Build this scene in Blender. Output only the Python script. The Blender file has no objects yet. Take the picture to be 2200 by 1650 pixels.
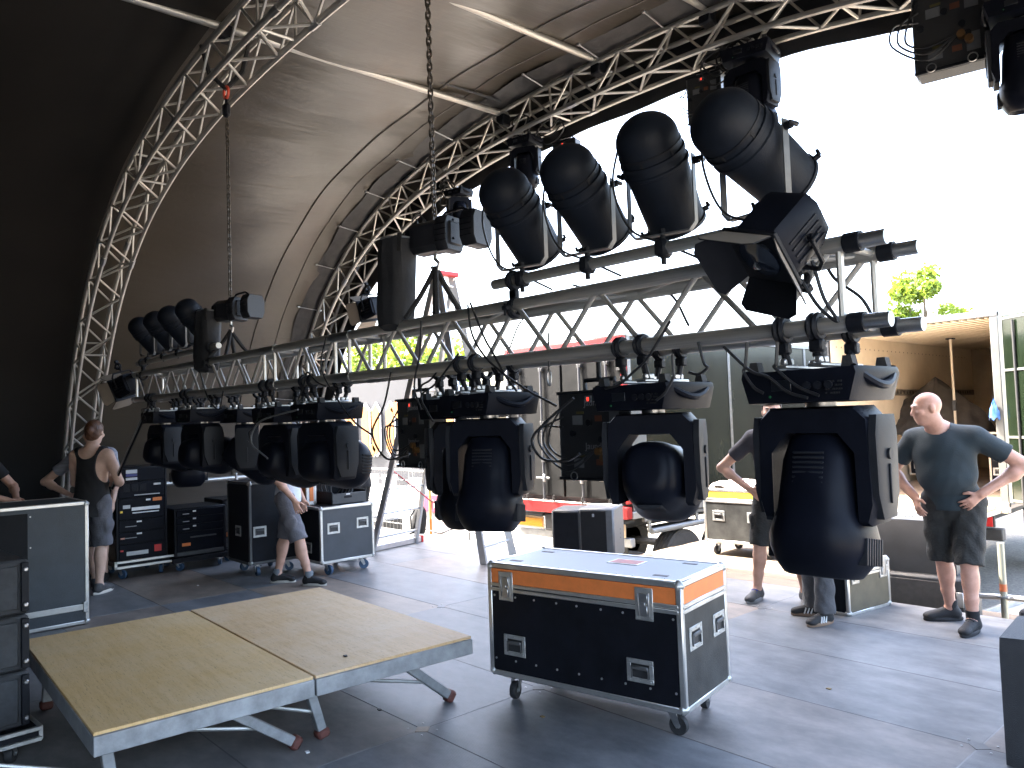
import bpy, bmesh, math, random
import numpy as np
from mathutils import Vector, Matrix
random.seed(7); np.random.seed(7)
SC = bpy.context.scene
COL = SC.collection
rad = math.radians
pi = math.pi

# ------------------------------------------------------------------ camera
FPX, CX, CY, EYE = 1650., 1100., 825., 1.65
YAW, PITCH, ROLL = rad(48.0), rad(2.75), rad(2.0)
def _basis():
    f0 = np.array([-math.sin(YAW), math.cos(YAW), 0]); r0 = np.array([math.cos(YAW), math.sin(YAW), 0]); u0 = np.array([0, 0, 1.])
    f = f0*math.cos(PITCH) + u0*math.sin(PITCH); u = u0*math.cos(PITCH) - f0*math.sin(PITCH)
    return r0*math.cos(ROLL) - u*math.sin(ROLL), u*math.cos(ROLL) + r0*math.sin(ROLL), f
CR, CU, CF = _basis()
def P(px, py, x=None, y=None, z=None, d=None):
    """point of the place seen at a photo pixel, on a known plane"""
    r = CF + CR*(px-CX)/FPX - CU*(py-CY)/FPX
    if z is not None: t = (z-EYE)/r[2]
    elif y is not None: t = y/r[1]
    elif x is not None: t = x/r[0]
    else: t = d
    return Vector((0, 0, EYE)) + Vector(r)*t
cam_d = bpy.data.cameras.new('camera'); cam = bpy.data.objects.new('camera', cam_d); COL.objects.link(cam)
cam_d.sensor_width = 36; cam_d.lens = FPX/2200*36; cam_d.clip_start = .05; cam_d.clip_end = 2000
cam.matrix_world = Matrix(((CR[0], CU[0], -CF[0], 0), (CR[1], CU[1], -CF[1], 0), (CR[2], CU[2], -CF[2], EYE), (0, 0, 0, 1)))
SC.camera = cam

# ------------------------------------------------------------------ light
SUN_EL, SUN_AZ = rad(58), math.atan2(-.42, -.91)      # direction towards the sun, high behind the stage roof
sd = Vector((math.cos(SUN_EL)*math.cos(SUN_AZ), math.cos(SUN_EL)*math.sin(SUN_AZ), math.sin(SUN_EL)))
W = bpy.data.worlds.new('World'); SC.world = W; W.use_nodes = True
nt = W.node_tree; nt.nodes.clear()
sky = nt.nodes.new('ShaderNodeTexSky'); sky.sky_type = 'NISHITA'; sky.sun_disc = False
sky.sun_elevation = SUN_EL; sky.sun_rotation = math.atan2(sd.x, sd.y)
sky.air_density = 1.0; sky.dust_density = 5.5; sky.ozone_density = .3
bg = nt.nodes.new('ShaderNodeBackground'); bg.inputs[1].default_value = .15
wo = nt.nodes.new('ShaderNodeOutputWorld')
nt.links.new(sky.outputs[0], bg.inputs[0]); nt.links.new(bg.outputs[0], wo.inputs[0])
sl = bpy.data.lights.new('sun', 'SUN'); sl.energy = 3.4; sl.angle = rad(.5); sl.color = (1, .95, .87)
so = bpy.data.objects.new('sun', sl); COL.objects.link(so)
so.rotation_euler = sd.to_track_quat('Z', 'Y').to_euler(); so.location = (0, 0, 30)
SC.view_settings.view_transform = 'Standard'; SC.view_settings.look = 'None'
SC.view_settings.exposure = 3.95; SC.view_settings.gamma = 1
SC.render.engine = 'CYCLES'
SC.cycles.use_denoising = True
SC.cycles.max_bounces = 8; SC.cycles.diffuse_bounces = 5; SC.cycles.glossy_bounces = 4
SC.cycles.sample_clamp_indirect = 6

# ------------------------------------------------------------------ materials
MATS = {}
def mat(name, col, rough=.5, metal=0., var=.12, scale=6., bump=0., bscale=80., spec=.5, col2=None, stretch=None, rvar=.1, emit=None, rnd=0.):
    if name in MATS: return MATS[name]
    m = bpy.data.materials.new(name); m.use_nodes = True; t = m.node_tree; n = t.nodes; L = t.links
    b = n['Principled BSDF']
    tc = n.new('ShaderNodeTexCoord'); mp = n.new('ShaderNodeMapping'); L.new(tc.outputs['Object'], mp.inputs[0])
    if stretch: mp.inputs['Scale'].default_value = stretch
    nz = n.new('ShaderNodeTexNoise'); nz.inputs['Scale'].default_value = scale; nz.inputs['Detail'].default_value = 6; nz.inputs['Roughness'].default_value = .65
    L.new(mp.outputs[0], nz.inputs['Vector'])
    cr = n.new('ShaderNodeValToRGB'); cr.color_ramp.elements[0].position = .32; cr.color_ramp.elements[1].position = .68
    c1 = tuple(max(0, c*(1-var)) for c in col); c2 = col2 or tuple(min(1, c*(1+var)) for c in col)
    cr.color_ramp.elements[0].color = (*c1, 1); cr.color_ramp.elements[1].color = (*c2, 1)
    L.new(nz.outputs['Fac'], cr.inputs[0])
    out = cr.outputs[0]
    if rnd:
        oi = n.new('ShaderNodeObjectInfo'); hs = n.new('ShaderNodeHueSaturation'); ma = n.new('ShaderNodeMapRange')
        ma.inputs['To Min'].default_value = 1-rnd; ma.inputs['To Max'].default_value = 1+rnd
        L.new(oi.outputs['Random'], ma.inputs[0]); L.new(ma.outputs[0], hs.inputs['Value']); L.new(out, hs.inputs['Color']); out = hs.outputs[0]
    L.new(out, b.inputs['Base Color'])
    b.inputs['Metallic'].default_value = metal
    b.inputs['Specular IOR Level'].default_value = spec
    mr = n.new('ShaderNodeMapRange'); mr.inputs['To Min'].default_value = max(.03, rough-rvar); mr.inputs['To Max'].default_value = min(1, rough+rvar)
    L.new(nz.outputs['Fac'], mr.inputs[0]); L.new(mr.outputs[0], b.inputs['Roughness'])
    if bump:
        n2 = n.new('ShaderNodeTexNoise'); n2.inputs['Scale'].default_value = bscale; n2.inputs['Detail'].default_value = 4
        L.new(mp.outputs[0], n2.inputs['Vector'])
        bp = n.new('ShaderNodeBump'); bp.inputs['Strength'].default_value = bump; bp.inputs['Distance'].default_value = .01
        L.new(n2.outputs['Fac'], bp.inputs['Height']); L.new(bp.outputs[0], b.inputs['Normal'])
    if emit:
        b.inputs['Emission Color'].default_value = (*emit[:3], 1); b.inputs['Emission Strength'].default_value = emit[3]
    MATS[name] = m
    return m
ALU = mat('aluminium', (.62, .61, .58), .38, .9, .12, 9, .06, 120)
ALUD = mat('aluminium_worn', (.50, .50, .48), .45, .8, .25, 14, .1, 90)
TRUSSM = mat('truss_alloy', (.50, .48, .44), .46, .85, .15, 5, .05, 100)
STEEL = mat('zinc_steel', (.45, .45, .45), .35, .95, .2, 20)
CHROME = mat('chrome', (.7, .7, .7), .15, 1., .05, 20)
BLK = mat('black_plastic', (.005, .006, .009), .42, 0, .3, 20, .15, 300, spec=.15)
BLKG = mat('black_satin_housing', (.005, .006, .010), .42, 0, .25, 8, .05, 200, spec=.09)
BLKM = mat('black_powder_coat', (.006, .007, .010), .5, .0, .3, 14, .2, 400, spec=.2)
BLKC = mat('black_cloth', (.014, .014, .015), .9, 0, .3, 12, .4, 250)
RUB = mat('rubber', (.018, .018, .019), .7, 0, .3, 20, .2, 150)
CABLE = mat('cable_rubber', (.012, .012, .013), .45, 0, .2, 20)
GREYP = mat('grey_plastic', (.10, .105, .11), .45, 0, .15, 12, .1, 250)
DGREY = mat('dark_grey_paint', (.045, .047, .05), .5, 0, .2, 8, .12, 250)
CASEP = mat('case_panel_black', (.007, .008, .011), .45, 0, .35, 5, .25, 260, col2=(.009, .010, .015), spec=.15)
CASEG = mat('case_panel_scuffed', (.026, .026, .025), .5, 0, .4, 5, .2, 160, col2=(.055, .055, .052), spec=.3)
CASELID = mat('case_lid_blue_grey', (.13, .15, .18), .38, 0, .18, 4, .12, 180)
ORANGE = mat('orange_tape', (.72, .20, .05), .5, 0, .12, 14)
YELLOW = mat('yellow_tape', (.75, .48, .04), .5, 0, .12, 14)
WHITE = mat('white_label', (.75, .75, .74), .55, 0, .06, 20)
REDL = mat('red_plastic', (.55, .02, .02), .4, 0, .1, 20)
BLUEW = mat('blue_caster_rim', (.05, .13, .28), .45, 0, .1, 20)
SKIN = mat('skin', (.52, .30, .215), .5, 0, .10, 14, .12, 160, col2=(.60, .35, .26), spec=.4)
SKIN2 = mat('skin_pale', (.56, .36, .27), .5, 0, .10, 14, .12, 160, col2=(.62, .41, .32), spec=.4)

# ------------------------------------------------------------------ mesh helpers
class MB:
    def __init__(s): s.v = []; s.f = []; s.M = Matrix()
    def add(s, vs, fs, M=None):
        T = s.M @ M if M is not None else s.M
        o = len(s.v); s.v += [T @ Vector(v) for v in vs]; s.f += [tuple(i+o for i in f) for f in fs]; return s
    def box(s, c, size, b=0., M=None):
        hx, hy, hz = size[0]/2, size[1]/2, size[2]/2; cx, cy, cz = c
        if not b:
            vs = [(cx+i*hx, cy+j*hy, cz+k*hz) for i in (-1, 1) for j in (-1, 1) for k in (-1, 1)]
            return s.add(vs, [(0, 1, 3, 2), (4, 6, 7, 5), (0, 4, 5, 1), (2, 3, 7, 6), (0, 2, 6, 4), (1, 5, 7, 3)], M)
        b = min(b, hx*.95, hy*.95, hz*.95); h = (hx, hy, hz); vs = []; ix = {}
        for i in (-1, 1):
            for j in (-1, 1):
                for k in (-1, 1):
                    for a in range(3):
                        p = [sg*(h[q] if q == a else h[q]-b) for q, sg in enumerate((i, j, k))]
                        ix[(i, j, k, a)] = len(vs); vs.append((cx+p[0], cy+p[1], cz+p[2]))
        fs = []
        for a in range(3):
            u, w = (a+1) % 3, (a+2) % 3
            for sg in (-1, 1):
                q = []
                for su, sw in ((-1, -1), (1, -1), (1, 1), (-1, 1)):
                    t = [0, 0, 0]; t[a] = sg; t[u] = su; t[w] = sw; q.append(ix[(*t, a)])
                fs.append(q if sg > 0 else q[::-1])
            for su in (-1, 1):
                for sw in (-1, 1):
                    t0 = [0, 0, 0]; t0[a] = -1; t0[u] = su; t0[w] = sw; t1 = list(t0); t1[a] = 1
                    q = [ix[(*t0, u)], ix[(*t1, u)], ix[(*t1, w)], ix[(*t0, w)]]
                    fs.append(q if su*sw < 0 else q[::-1])
        for i in (-1, 1):
            for j in (-1, 1):
                for k in (-1, 1):
                    q = [ix[(i, j, k, a)] for a in range(3)]; fs.append(q if i*j*k > 0 else q[::-1])
        return s.add(vs, fs, M)
    def cyl(s, p0, p1, r, n=10, r1=None, cap=True):
        p0, p1 = Vector(p0), Vector(p1); d = (p1-p0); q = d.to_track_quat('Z', 'Y').to_matrix(); r1 = r if r1 is None else r1
        vs = []
        for c, rr in ((p0, r), (p1, r1)):
            for i in range(n):
                a = 2*pi*i/n; vs.append(c + q @ Vector((rr*math.cos(a), rr*math.sin(a), 0)))
        fs = [(i, (i+1) % n, n+(i+1) % n, n+i) for i in range(n)]
        if cap: fs += [tuple(range(n))[::-1], tuple(range(n, 2*n))]
        return s.add(vs, fs)
    def tube(s, pts, r, n=8, close=False, cap=True):
        pts = [Vector(p) for p in pts]; m = len(pts); vs = []; fs = []
        t0 = (pts[1]-pts[0]).normalized(); up = Vector((0, 0, 1)) if abs(t0.z) < .9 else Vector((1, 0, 0))
        nrm = t0.cross(up).normalized()
        for i, p in enumerate(pts):
            a = pts[i-1] if (i or close) else p; b = pts[(i+1) % m] if (i < m-1 or close) else p
            t = (b-a).normalized(); nrm = (nrm - t*nrm.dot(t)).normalized(); bn = t.cross(nrm)
            rr = r[i] if isinstance(r, (list, tuple)) else r
            for k in range(n):
                an = 2*pi*k/n; vs.append(p + nrm*(rr*math.cos(an)) + bn*(rr*math.sin(an)))
        for i in range(m if close else m-1):
            for k in range(n):
                a, b = i*n+k, i*n+(k+1) % n; c = ((i+1) % m)*n
                fs.append((a, b, c+(k+1) % n, c+k))
        if cap and not close: fs += [tuple(range(n))[::-1], tuple(range((m-1)*n, m*n))]
        return s.add(vs, fs)
    def lathe(s, prof, n=20, M=None):
        vs = []; fs = []
        for r, z in prof:
            for k in range(n):
                a = 2*pi*k/n; vs.append((r*math.cos(a), r*math.sin(a), z))
        for i in range(len(prof)-1):
            for k in range(n): fs.append((i*n+k, i*n+(k+1) % n, (i+1)*n+(k+1) % n, (i+1)*n+k))
        fs += [tuple(range(n))[::-1], tuple(range((len(prof)-1)*n, len(prof)*n))]
        return s.add(vs, fs, M)
    def prism(s, poly, w0, w1, ax='y', M=None, inset=0.):
        """polygon (u, v) pushed along an axis: 'y' -> (u, w, v), 'x' -> (w, u, v), 'z' -> (u, v, w)"""
        f = {'y': lambda u, v, w: (u, w, v), 'x': lambda u, v, w: (w, u, v), 'z': lambda u, v, w: (u, v, w)}[ax]
        n = len(poly)
        if inset:
            cx = sum(p[0] for p in poly)/n; cy = sum(p[1] for p in poly)/n
            sm = [(p[0]+(cx-p[0])*inset, p[1]+(cy-p[1])*inset) for p in poly]; e = (w1-w0)*.12
            rings = [(sm, w0), (poly, w0+e), (poly, w1-e), (sm, w1)]
        else: rings = [(poly, w0), (poly, w1)]
        vs = [f(*p, w) for pl, w in rings for p in pl]; fs = []
        for r in range(len(rings)-1):
            for i in range(n): fs.append((r*n+i, r*n+(i+1) % n, (r+1)*n+(i+1) % n, (r+1)*n+i))
        fs += [tuple(range(n))[::-1], tuple(range((len(rings)-1)*n, len(rings)*n))]
        return s.add(vs, fs, M)
    def loft(s, rings, M=None, cap=True):
        n = len(rings[0]); vs = [p for r in rings for p in r]; fs = []
        for i in range(len(rings)-1):
            for k in range(n): fs.append((i*n+k, i*n+(k+1) % n, (i+1)*n+(k+1) % n, (i+1)*n+k))
        if cap: fs += [tuple(range(n))[::-1], tuple(range((len(rings)-1)*n, len(rings)*n))]
        return s.add(vs, fs, M)
    def mesh(s, name, m, smooth=40):
        me = bpy.data.meshes.new(name); me.from_pydata([tuple(v) for v in s.v], [], s.f)
        bm = bmesh.new(); bm.from_mesh(me); bmesh.ops.recalc_face_normals(bm, faces=bm.faces); bm.to_mesh(me); bm.free()
        if smooth:
            me.polygons.foreach_set('use_smooth', [True]*len(me.polygons)); me.set_sharp_from_angle(angle=rad(smooth))
        me.materials.append(m); return me
def sup(rx, ry, z, n=24, e=3., ox=0, oy=0):
    out = []
    for k in range(n):
        a = 2*pi*k/n; c, s_ = math.cos(a), math.sin(a)
        out.append((ox+rx*math.copysign(abs(c)**(2/e), c), oy+ry*math.copysign(abs(s_)**(2/e), s_), z))
    return out
def link(name, data, parent=None, M=None):
    o = bpy.data.objects.new(name, data); COL.objects.link(o)
    if parent is not None: o.parent = parent
    if M is not None: o.matrix_local = M
    return o
def obj(name, mb, m, parent=None, M=None, smooth=40): return link(name, mb.mesh(name, m, smooth), parent, M)
def T(x, y, z): return Matrix.Translation((x, y, z))
def RZ(a): return Matrix.Rotation(a, 4, 'Z')
def RX(a): return Matrix.Rotation(a, 4, 'X')
def RY(a): return Matrix.Rotation(a, 4, 'Y')
def tag(o, label=None, cat=None, group=None, kind=None):
    if label: o['label'] = label
    if cat: o['category'] = cat
    if group: o['group'] = group
    if kind: o['kind'] = kind
    return o
def thing(name, label, cat, loc=(0, 0, 0), rz=0., group=None, M=None):
    o = bpy.data.objects.new(name, None); COL.objects.link(o); o.empty_display_size = .1
    if M is not None: o.matrix_local = M
    else: o.location = loc; o.rotation_euler = (0, 0, rz)
    return tag(o, label, cat, group)
def copy_tree(o, parent=None):
    c = o.copy(); COL.objects.link(c); c.parent = parent
    for ch in list(o.children): copy_tree(ch, c)
    return c
def box(name, c, size, m, parent=None, b=.004, M=None): return obj(name, MB().box(c, size, b), m, parent, M)
_ROD = {}
def rod(name, p0, p1, r, m, parent, n=8):
    """round bar that shares one unit mesh per material"""
    k = (m.name, n)
    if k not in _ROD: _ROD[k] = MB().cyl((0, 0, 0), (0, 0, 1), 1, n).mesh('round_bar', m)
    p0, p1 = Vector(p0), Vector(p1); d = p1-p0
    M = Matrix.Translation(p0) @ d.to_track_quat('Z', 'Y').to_matrix().to_4x4() @ Matrix.Diagonal((r, r, d.length, 1))
    return link(name, _ROD[k], parent, M)
def catmull(pts, n=10):
    pts = [Vector(p) for p in pts]; out = []
    ext = [pts[0]*2-pts[1]] + pts + [pts[-1]*2-pts[-2]]
    for i in range(1, len(ext)-2):
        p0, p1, p2, p3 = ext[i-1:i+3]
        for k in range(n):
            t = k/n; out.append(.5*((2*p1)+(p2-p0)*t+(2*p0-5*p1+4*p2-p3)*t*t+(3*p1-p0-3*p2+p3)*t**3))
    return out+[pts[-1]]
def text(name, s, size, m, parent, M, align='CENTER', ext=.0006):
    c = bpy.data.curves.new(name, 'FONT'); c.body = s; c.size = size; c.align_x = align; c.align_y = 'CENTER'; c.extrude = ext
    tmp = bpy.data.objects.new(name, c); COL.objects.link(tmp)
    me = bpy.data.meshes.new_from_object(tmp.evaluated_get(bpy.context.evaluated_depsgraph_get())); bpy.data.objects.remove(tmp)
    me.materials.clear(); me.materials.append(m)
    return link(name, me, parent, M)
# ================================================================== SETTING
GZ = -1.15
FX0, FXP, FY0, FYP = -1.35, 2.17, 2.43, .872
def floor_mat():
    m = bpy.data.materials.new('stage_plywood_film'); m.use_nodes = True; t = m.node_tree; n = t.nodes; L = t.links; b = n['Principled BSDF']
    tc = n.new('ShaderNodeTexCoord'); oi = n.new('ShaderNodeObjectInfo')
    off = n.new('ShaderNodeVectorMath'); off.operation = 'ADD'
    L.new(tc.outputs['Object'], off.inputs[0]); L.new(oi.outputs['Location'], off.inputs[1])
    base = n.new('ShaderNodeValToRGB'); e = base.color_ramp.elements
    e[0].color = (.160, .157, .155, 1); e[1].color = (.245, .195, .155, 1); x = e.new(.35); x.color = (.175, .176, .178, 1); x = e.new(.7); x.color = (.160, .168, .178, 1)
    L.new(oi.outputs['Random'], base.inputs[0])
    mp = n.new('ShaderNodeMapping'); mp.inputs['Scale'].default_value = (1.2, 2.0, 1); L.new(off.outputs[0], mp.inputs[0])
    nz = n.new('ShaderNodeTexNoise'); nz.inputs['Scale'].default_value = 2.2; nz.inputs['Detail'].default_value = 10; nz.inputs['Roughness'].default_value = .7; L.new(mp.outputs[0], nz.inputs['Vector'])
    r1 = n.new('ShaderNodeValToRGB'); r1.color_ramp.elements[0].position = .38; r1.color_ramp.elements[1].position = .72
    r1.color_ramp.elements[0].color = (.66, .67, .68, 1); r1.color_ramp.elements[1].color = (1.34, 1.31, 1.27, 1); L.new(nz.outputs['Fac'], r1.inputs[0])
    mx = n.new('ShaderNodeMix'); mx.data_type = 'RGBA'; mx.blend_type = 'MULTIPLY'; mx.inputs[0].default_value = 1
    L.new(base.outputs[0], mx.inputs[6]); L.new(r1.outputs[0], mx.inputs[7])
    # pale scuffs
    mp2 = n.new('ShaderNodeMapping'); mp2.inputs['Scale'].default_value = (3, 14, 1); mp2.inputs['Rotation'].default_value = (0, 0, .5); L.new(off.outputs[0], mp2.inputs[0])
    n3 = n.new('ShaderNodeTexNoise'); n3.inputs['Scale'].default_value = 2.4; n3.inputs['Detail'].default_value = 12; n3.inputs['Roughness'].default_value = .8; L.new(mp2.outputs[0], n3.inputs['Vector'])
    r3 = n.new('ShaderNodeValToRGB'); r3.color_ramp.elements[0].position = .60; r3.color_ramp.elements[1].position = .80; L.new(n3.outputs['Fac'], r3.inputs[0])
    m2 = n.new('ShaderNodeMix'); m2.data_type = 'RGBA'; m2.inputs[7].default_value = (.24, .228, .212, 1)
    sc = n.new('ShaderNodeMath'); sc.operation = 'MULTIPLY'; sc.inputs[1].default_value = .85; L.new(r3.outputs[0], sc.inputs[0]); L.new(sc.outputs[0], m2.inputs[0]); L.new(mx.outputs[2], m2.inputs[6])
    L.new(m2.outputs[2], b.inputs['Base Color'])
    rr = n.new('ShaderNodeMapRange'); b.inputs['Specular IOR Level'].default_value = .22; rr.inputs['To Min'].default_value = .36; rr.inputs['To Max'].default_value = .55; L.new(nz.outputs['Fac'], rr.inputs[0]); L.new(rr.outputs[0], b.inputs['Roughness'])
    # anti-slip screen print: a fine square mesh
    ck = n.new('ShaderNodeTexVoronoi'); ck.distance = 'CHEBYCHEV'; ck.inputs['Scale'].default_value = 95; ck.inputs['Randomness'].default_value = 0; L.new(off.outputs[0], ck.inputs['Vector'])
    bp = n.new('ShaderNodeBump'); bp.inputs['Strength'].default_value = .22; bp.inputs['Distance'].default_value = .003; L.new(ck.outputs['Distance'], bp.inputs['Height'])
    bp2 = n.new('ShaderNodeBump'); bp2.inputs['Strength'].default_value = .05; bp2.inputs['Distance'].default_value = .01; L.new(nz.outputs['Fac'], bp2.inputs['Height']); L.new(bp.outputs[0], bp2.inputs['Normal'])
    L.new(bp2.outputs[0], b.inputs['Normal'])
    return m
FLOORM = floor_mat()
stage = thing('stage_floor', None, None); tag(stage, kind='structure')
pm = MB().box((0, 0, -.015), (FXP-.007, FYP-.006, .03), .0015).mesh('floor_panel', FLOORM)
xs = [FX0+FXP*2-FXP*i for i in range(8)]; ys = [FY0-FYP*7+FYP*i for i in range(13)]
for i in range(len(xs)-1):
    for j in range(len(ys)-1):
        link('floor_panel', pm, stage, T((xs[i]+xs[i+1])/2, (ys[j]+ys[j+1])/2, random.uniform(-.0015, 0)))
YEDGE = ys[-1]
for x in xs: box('joint_strip', (x, (ys[0]+YEDGE)/2, -.012), (.009, YEDGE-ys[0], .02), mat('dull_strip', (.22, .22, .22), .6, .3), stage, 0)
for y in ys: box('joint_strip', ((xs[0]+xs[-1])/2, y, -.0125), (xs[0]-xs[-1], .008, .02), DGREY, stage, 0)
box('subframe', ((xs[0]+xs[-1])/2, (ys[0]+YEDGE)/2-.02, -.09), (xs[0]-xs[-1]-.05, YEDGE-ys[0]-.06, .1), BLKM, stage, 0)
cm = MB().box((0, 0, 0), (.07, .07, .004), .001).mesh('corner_plate', FLOORM)
sm = MB().cyl((0, 0, 0), (0, 0, .003), .006, 8).mesh('screw', STEEL)
for i in range(2, 5):
    for j in range(5, 12):
        link('corner_plate', cm, stage, T(xs[i], ys[j], 0) @ RZ(rad(45)))
        for a in range(4):
            c = a*pi/2+pi/4; link('screw', sm, stage, T(xs[i]+.09*math.cos(c), ys[j]+.07*math.sin(c), 0))
for x in np.arange(-12, 3, 1.07):
    rod('leg', (x, YEDGE-.08, GZ), (x, YEDGE-.08, -.1), .03, ALUD, stage)
# loading bridge between the stage and the lorry
bridge = thing('loading_bridge', None, None); tag(bridge, kind='structure')
WOODW = mat('weathered_boards', (.13, .095, .065), .7, 0, .35, 3, .3, 40, stretch=(1, 9, 1), rnd=.25)
bm_ = MB().box((0, 0, -.02), (2.65, .285, .04), .003).mesh('plank', WOODW)
for k in range(12): link('plank', bm_, bridge, T(-4.62, YEDGE+.16+k*.29, -.004+random.uniform(-.003, .003)))
for x in (-5.8, -4.6, -3.4): box('beam', (x, YEDGE+1.8, -.13), (.09, 3.5, .16), ALUD, bridge)
for x in (-5.8, -3.4):
    for y in (YEDGE+.3, YEDGE+1.8, YEDGE+3.3): rod('leg', (x, y, GZ), (x, y, -.2), .03, ALUD, bridge)
# ground
def ground_mat():
    m = mat('gravel', (.17, .155, .13), .95, 0, .35, 30, .9, 45, col2=(.27, .25, .215)); return m
g = MB().box((0, 60, GZ-.1), (500, 420, .2)); go = obj('ground', g, ground_mat()); tag(go, kind='structure')

# ------------------------------------------------------------------ arches
PRO = [(-11.58, 0), (-11.52, .8), (-11.27, 1.62), (-10.82, 2.55), (-10.08, 3.47), (-9.12, 4.14), (-8.08, 4.54), (-7.0, 4.76), (-6.0, 4.85), (-4.8, 4.88)]
XA = -4.8
def profile(zs=1.0, off=0., n=8, x_max=None):
    half = [(x, z*zs) for x, z in PRO]
    full = half + [(2*XA-x, z) for x, z in half[-2::-1]]
    c = catmull([(x, z, 0) for x, z in full], n)
    c = [Vector((p.x, 0, p.y)) for p in c]
    # even spacing
    L = [0]
    for a, b in zip(c, c[1:]): L.append(L[-1]+(b-a).length)
    N = int(L[-1]/.15); out = []
    for i in range(N+1):
        s = L[-1]*i/N; out.append(Vector((np.interp(s, L, [p.x for p in c]), 0, np.interp(s, L, [p.z for p in c]))))
    res = []
    for i, p in enumerate(out):
        t = (out[min(i+1, N)]-out[max(i-1, 0)]).normalized(); nrm = Vector((-t.z, 0, t.x))   # outwards
        res.append(p+nrm*off)
    return res
def arch_truss(y, zs, label):
    t = thing('arch_truss', label, 'truss', (-11.58, y, 0), group='curved roof arches'); o = Vector((-11.58, y, 0))
    s = .30; outer = profile(zs); inner = profile(zs, -s)
    lines = {(a, b): [p+Vector((0, b*s/2, 0))+Vector((0, y, 0))-o for p in (outer if a else inner)] for a in (0, 1) for b in (-1, 1)}
    for k, l in lines.items():
        for z0 in range(0, len(l)-1, 26): obj('chord', MB().tube(l[z0:z0+27], .025, 8), TRUSSM, t)
    n = len(outer)
    step = 2
    for i in range(0, n-step, step):
        for j, (A, B) in enumerate((((0, -1), (0, 1)), ((1, -1), (1, 1)), ((0, -1), (1, -1)), ((0, 1), (1, 1)))):
            a, b = lines[A], lines[B]
            if (i//step+j) % 2: a, b = b, a
            if outer[i].x > -.5: continue
            rod('brace', a[i], b[i+step], .0125, TRUSSM, t, 6)
            if i % 20 == 0: rod('brace', a[i], b[i], .0125, TRUSSM, t, 6)
    for q in (30, 62, 94):         # sleeve joints between the sections
        if q < n:
            for l in lines.values():
                d = (l[q+1]-l[q]).normalized(); rod('coupler', l[q]-d*.06, l[q]+d*.06, .031, STEEL, t)
    for l in lines.values(): box('base_plate', (0, 0, 0), (.16, .16, .012), STEEL, t, .002, Matrix.Translation(l[0]+Vector((0, 0, .006))))
    return t
Y1, Y2 = 2.5, 5.6
arch_truss(Y1, 1.0, 'curved aluminium arch truss rising at the left side above the man with the bun')
arch_truss(Y2, 1.03, 'curved aluminium arch truss framing the bright opening to the yard')
# roof membrane
def membrane():
    m = bpy.data.materials.new('roof_tarpaulin'); m.use_nodes = True; t = m.node_tree; n = t.nodes; L = t.links; b = n['Principled BSDF']
    tc = n.new('ShaderNodeTexCoord'); nz = n.new('ShaderNodeTexNoise'); nz.inputs['Scale'].default_value = .9; nz.inputs['Detail'].default_value = 8
    L.new(tc.outputs['Object'], nz.inputs['Vector'])
    cr = n.new('ShaderNodeValToRGB'); cr.color_ramp.elements[0].position = .3; cr.color_ramp.elements[1].position = .7
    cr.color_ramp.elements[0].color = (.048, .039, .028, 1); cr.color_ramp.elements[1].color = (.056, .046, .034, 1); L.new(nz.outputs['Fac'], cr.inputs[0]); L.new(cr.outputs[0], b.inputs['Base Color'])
    b.inputs['Roughness'].default_value = .34; b.inputs['Specular IOR Level'].default_value = .6
    mp = n.new('ShaderNodeMapping'); mp.inputs['Scale'].default_value = (1.3, .22, 1.3); L.new(tc.outputs['Object'], mp.inputs[0])
    n2 = n.new('ShaderNodeTexNoise'); n2.inputs['Scale'].default_value = 1.5; n2.inputs['Detail'].default_value = 5; n2.inputs['Roughness'].default_value = .55; L.new(mp.outputs[0], n2.inputs['Vector'])
    n3 = n.new('ShaderNodeTexNoise'); n3.inputs['Scale'].default_value = 7; n3.inputs['Detail'].default_value = 6; n3.inputs['Distortion'].default_value = 1.2; L.new(tc.outputs['Object'], n3.inputs['Vector'])
    b1 = n.new('ShaderNodeBump'); b1.inputs['Strength'].default_value = .26; b1.inputs['Distance'].default_value = .09; L.new(n2.outputs['Fac'], b1.inputs['Height'])
    b2 = n.new('ShaderNodeBump'); b2.inputs['Strength'].default_value = .06; b2.inputs['Distance'].default_value = .02; L.new(n3.outputs['Fac'], b2.inputs['Height']); L.new(b1.outputs[0], b2.inputs['Normal']); L.new(b2.outputs[0], b.inputs['Normal'])
    return m
MEMB = membrane()
BLKT = mat('black_tarpaulin', (.016, .017, .02), .5, 0, .25, 3, .25, 30)
pts = profile(1.0, .13); nrm = [(b-a).normalized() for a, b in zip(pts, profile(1.0, .5))]
ysm = [-3.2, -1.5, -.6, .2, .9, 1.6, 2.1, 2.36, 2.5, 2.64] + list(np.arange(2.9, 5.2, .22)) + list(np.arange(5.2, 6.02, .07))
vs = []; fs = []
for j, y in enumerate(ysm):
    k = max(0, min(1, (y-Y1)/(Y2-Y1))); z_s = 1+.03*k
    for i, p in enumerate(pts):
        bay = math.sin(pi*max(0, min(1, (y-Y1)/(Y2-Y1)))) if y > Y1 else math.sin(pi*max(0, min(1, (Y1-y)/4.0)))
        s = i*.15
        a = -.07*bay + .012*math.sin(s*2.1+y*1.7) + .01*math.sin(s*4.7-y*3+1)
        d = max(0, 1-abs(Y2-.12-y)/.7); a += .035*d*d*abs(math.sin(pi*s/.52)) - .02*d
        q = Vector((p.x, y, p.z*z_s)) + nrm[i]*a; vs.append(q)
n = len(pts)
for j in range(len(ysm)-1):
    for i in range(n-1):
        if pts[i].x > -.2 and pts[i].z < 3.2 and y > 2.45: continue      # the right wing is open
        fs.append((j*n+i, j*n+i+1, (j+1)*n+i+1, (j+1)*n+i))
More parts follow.
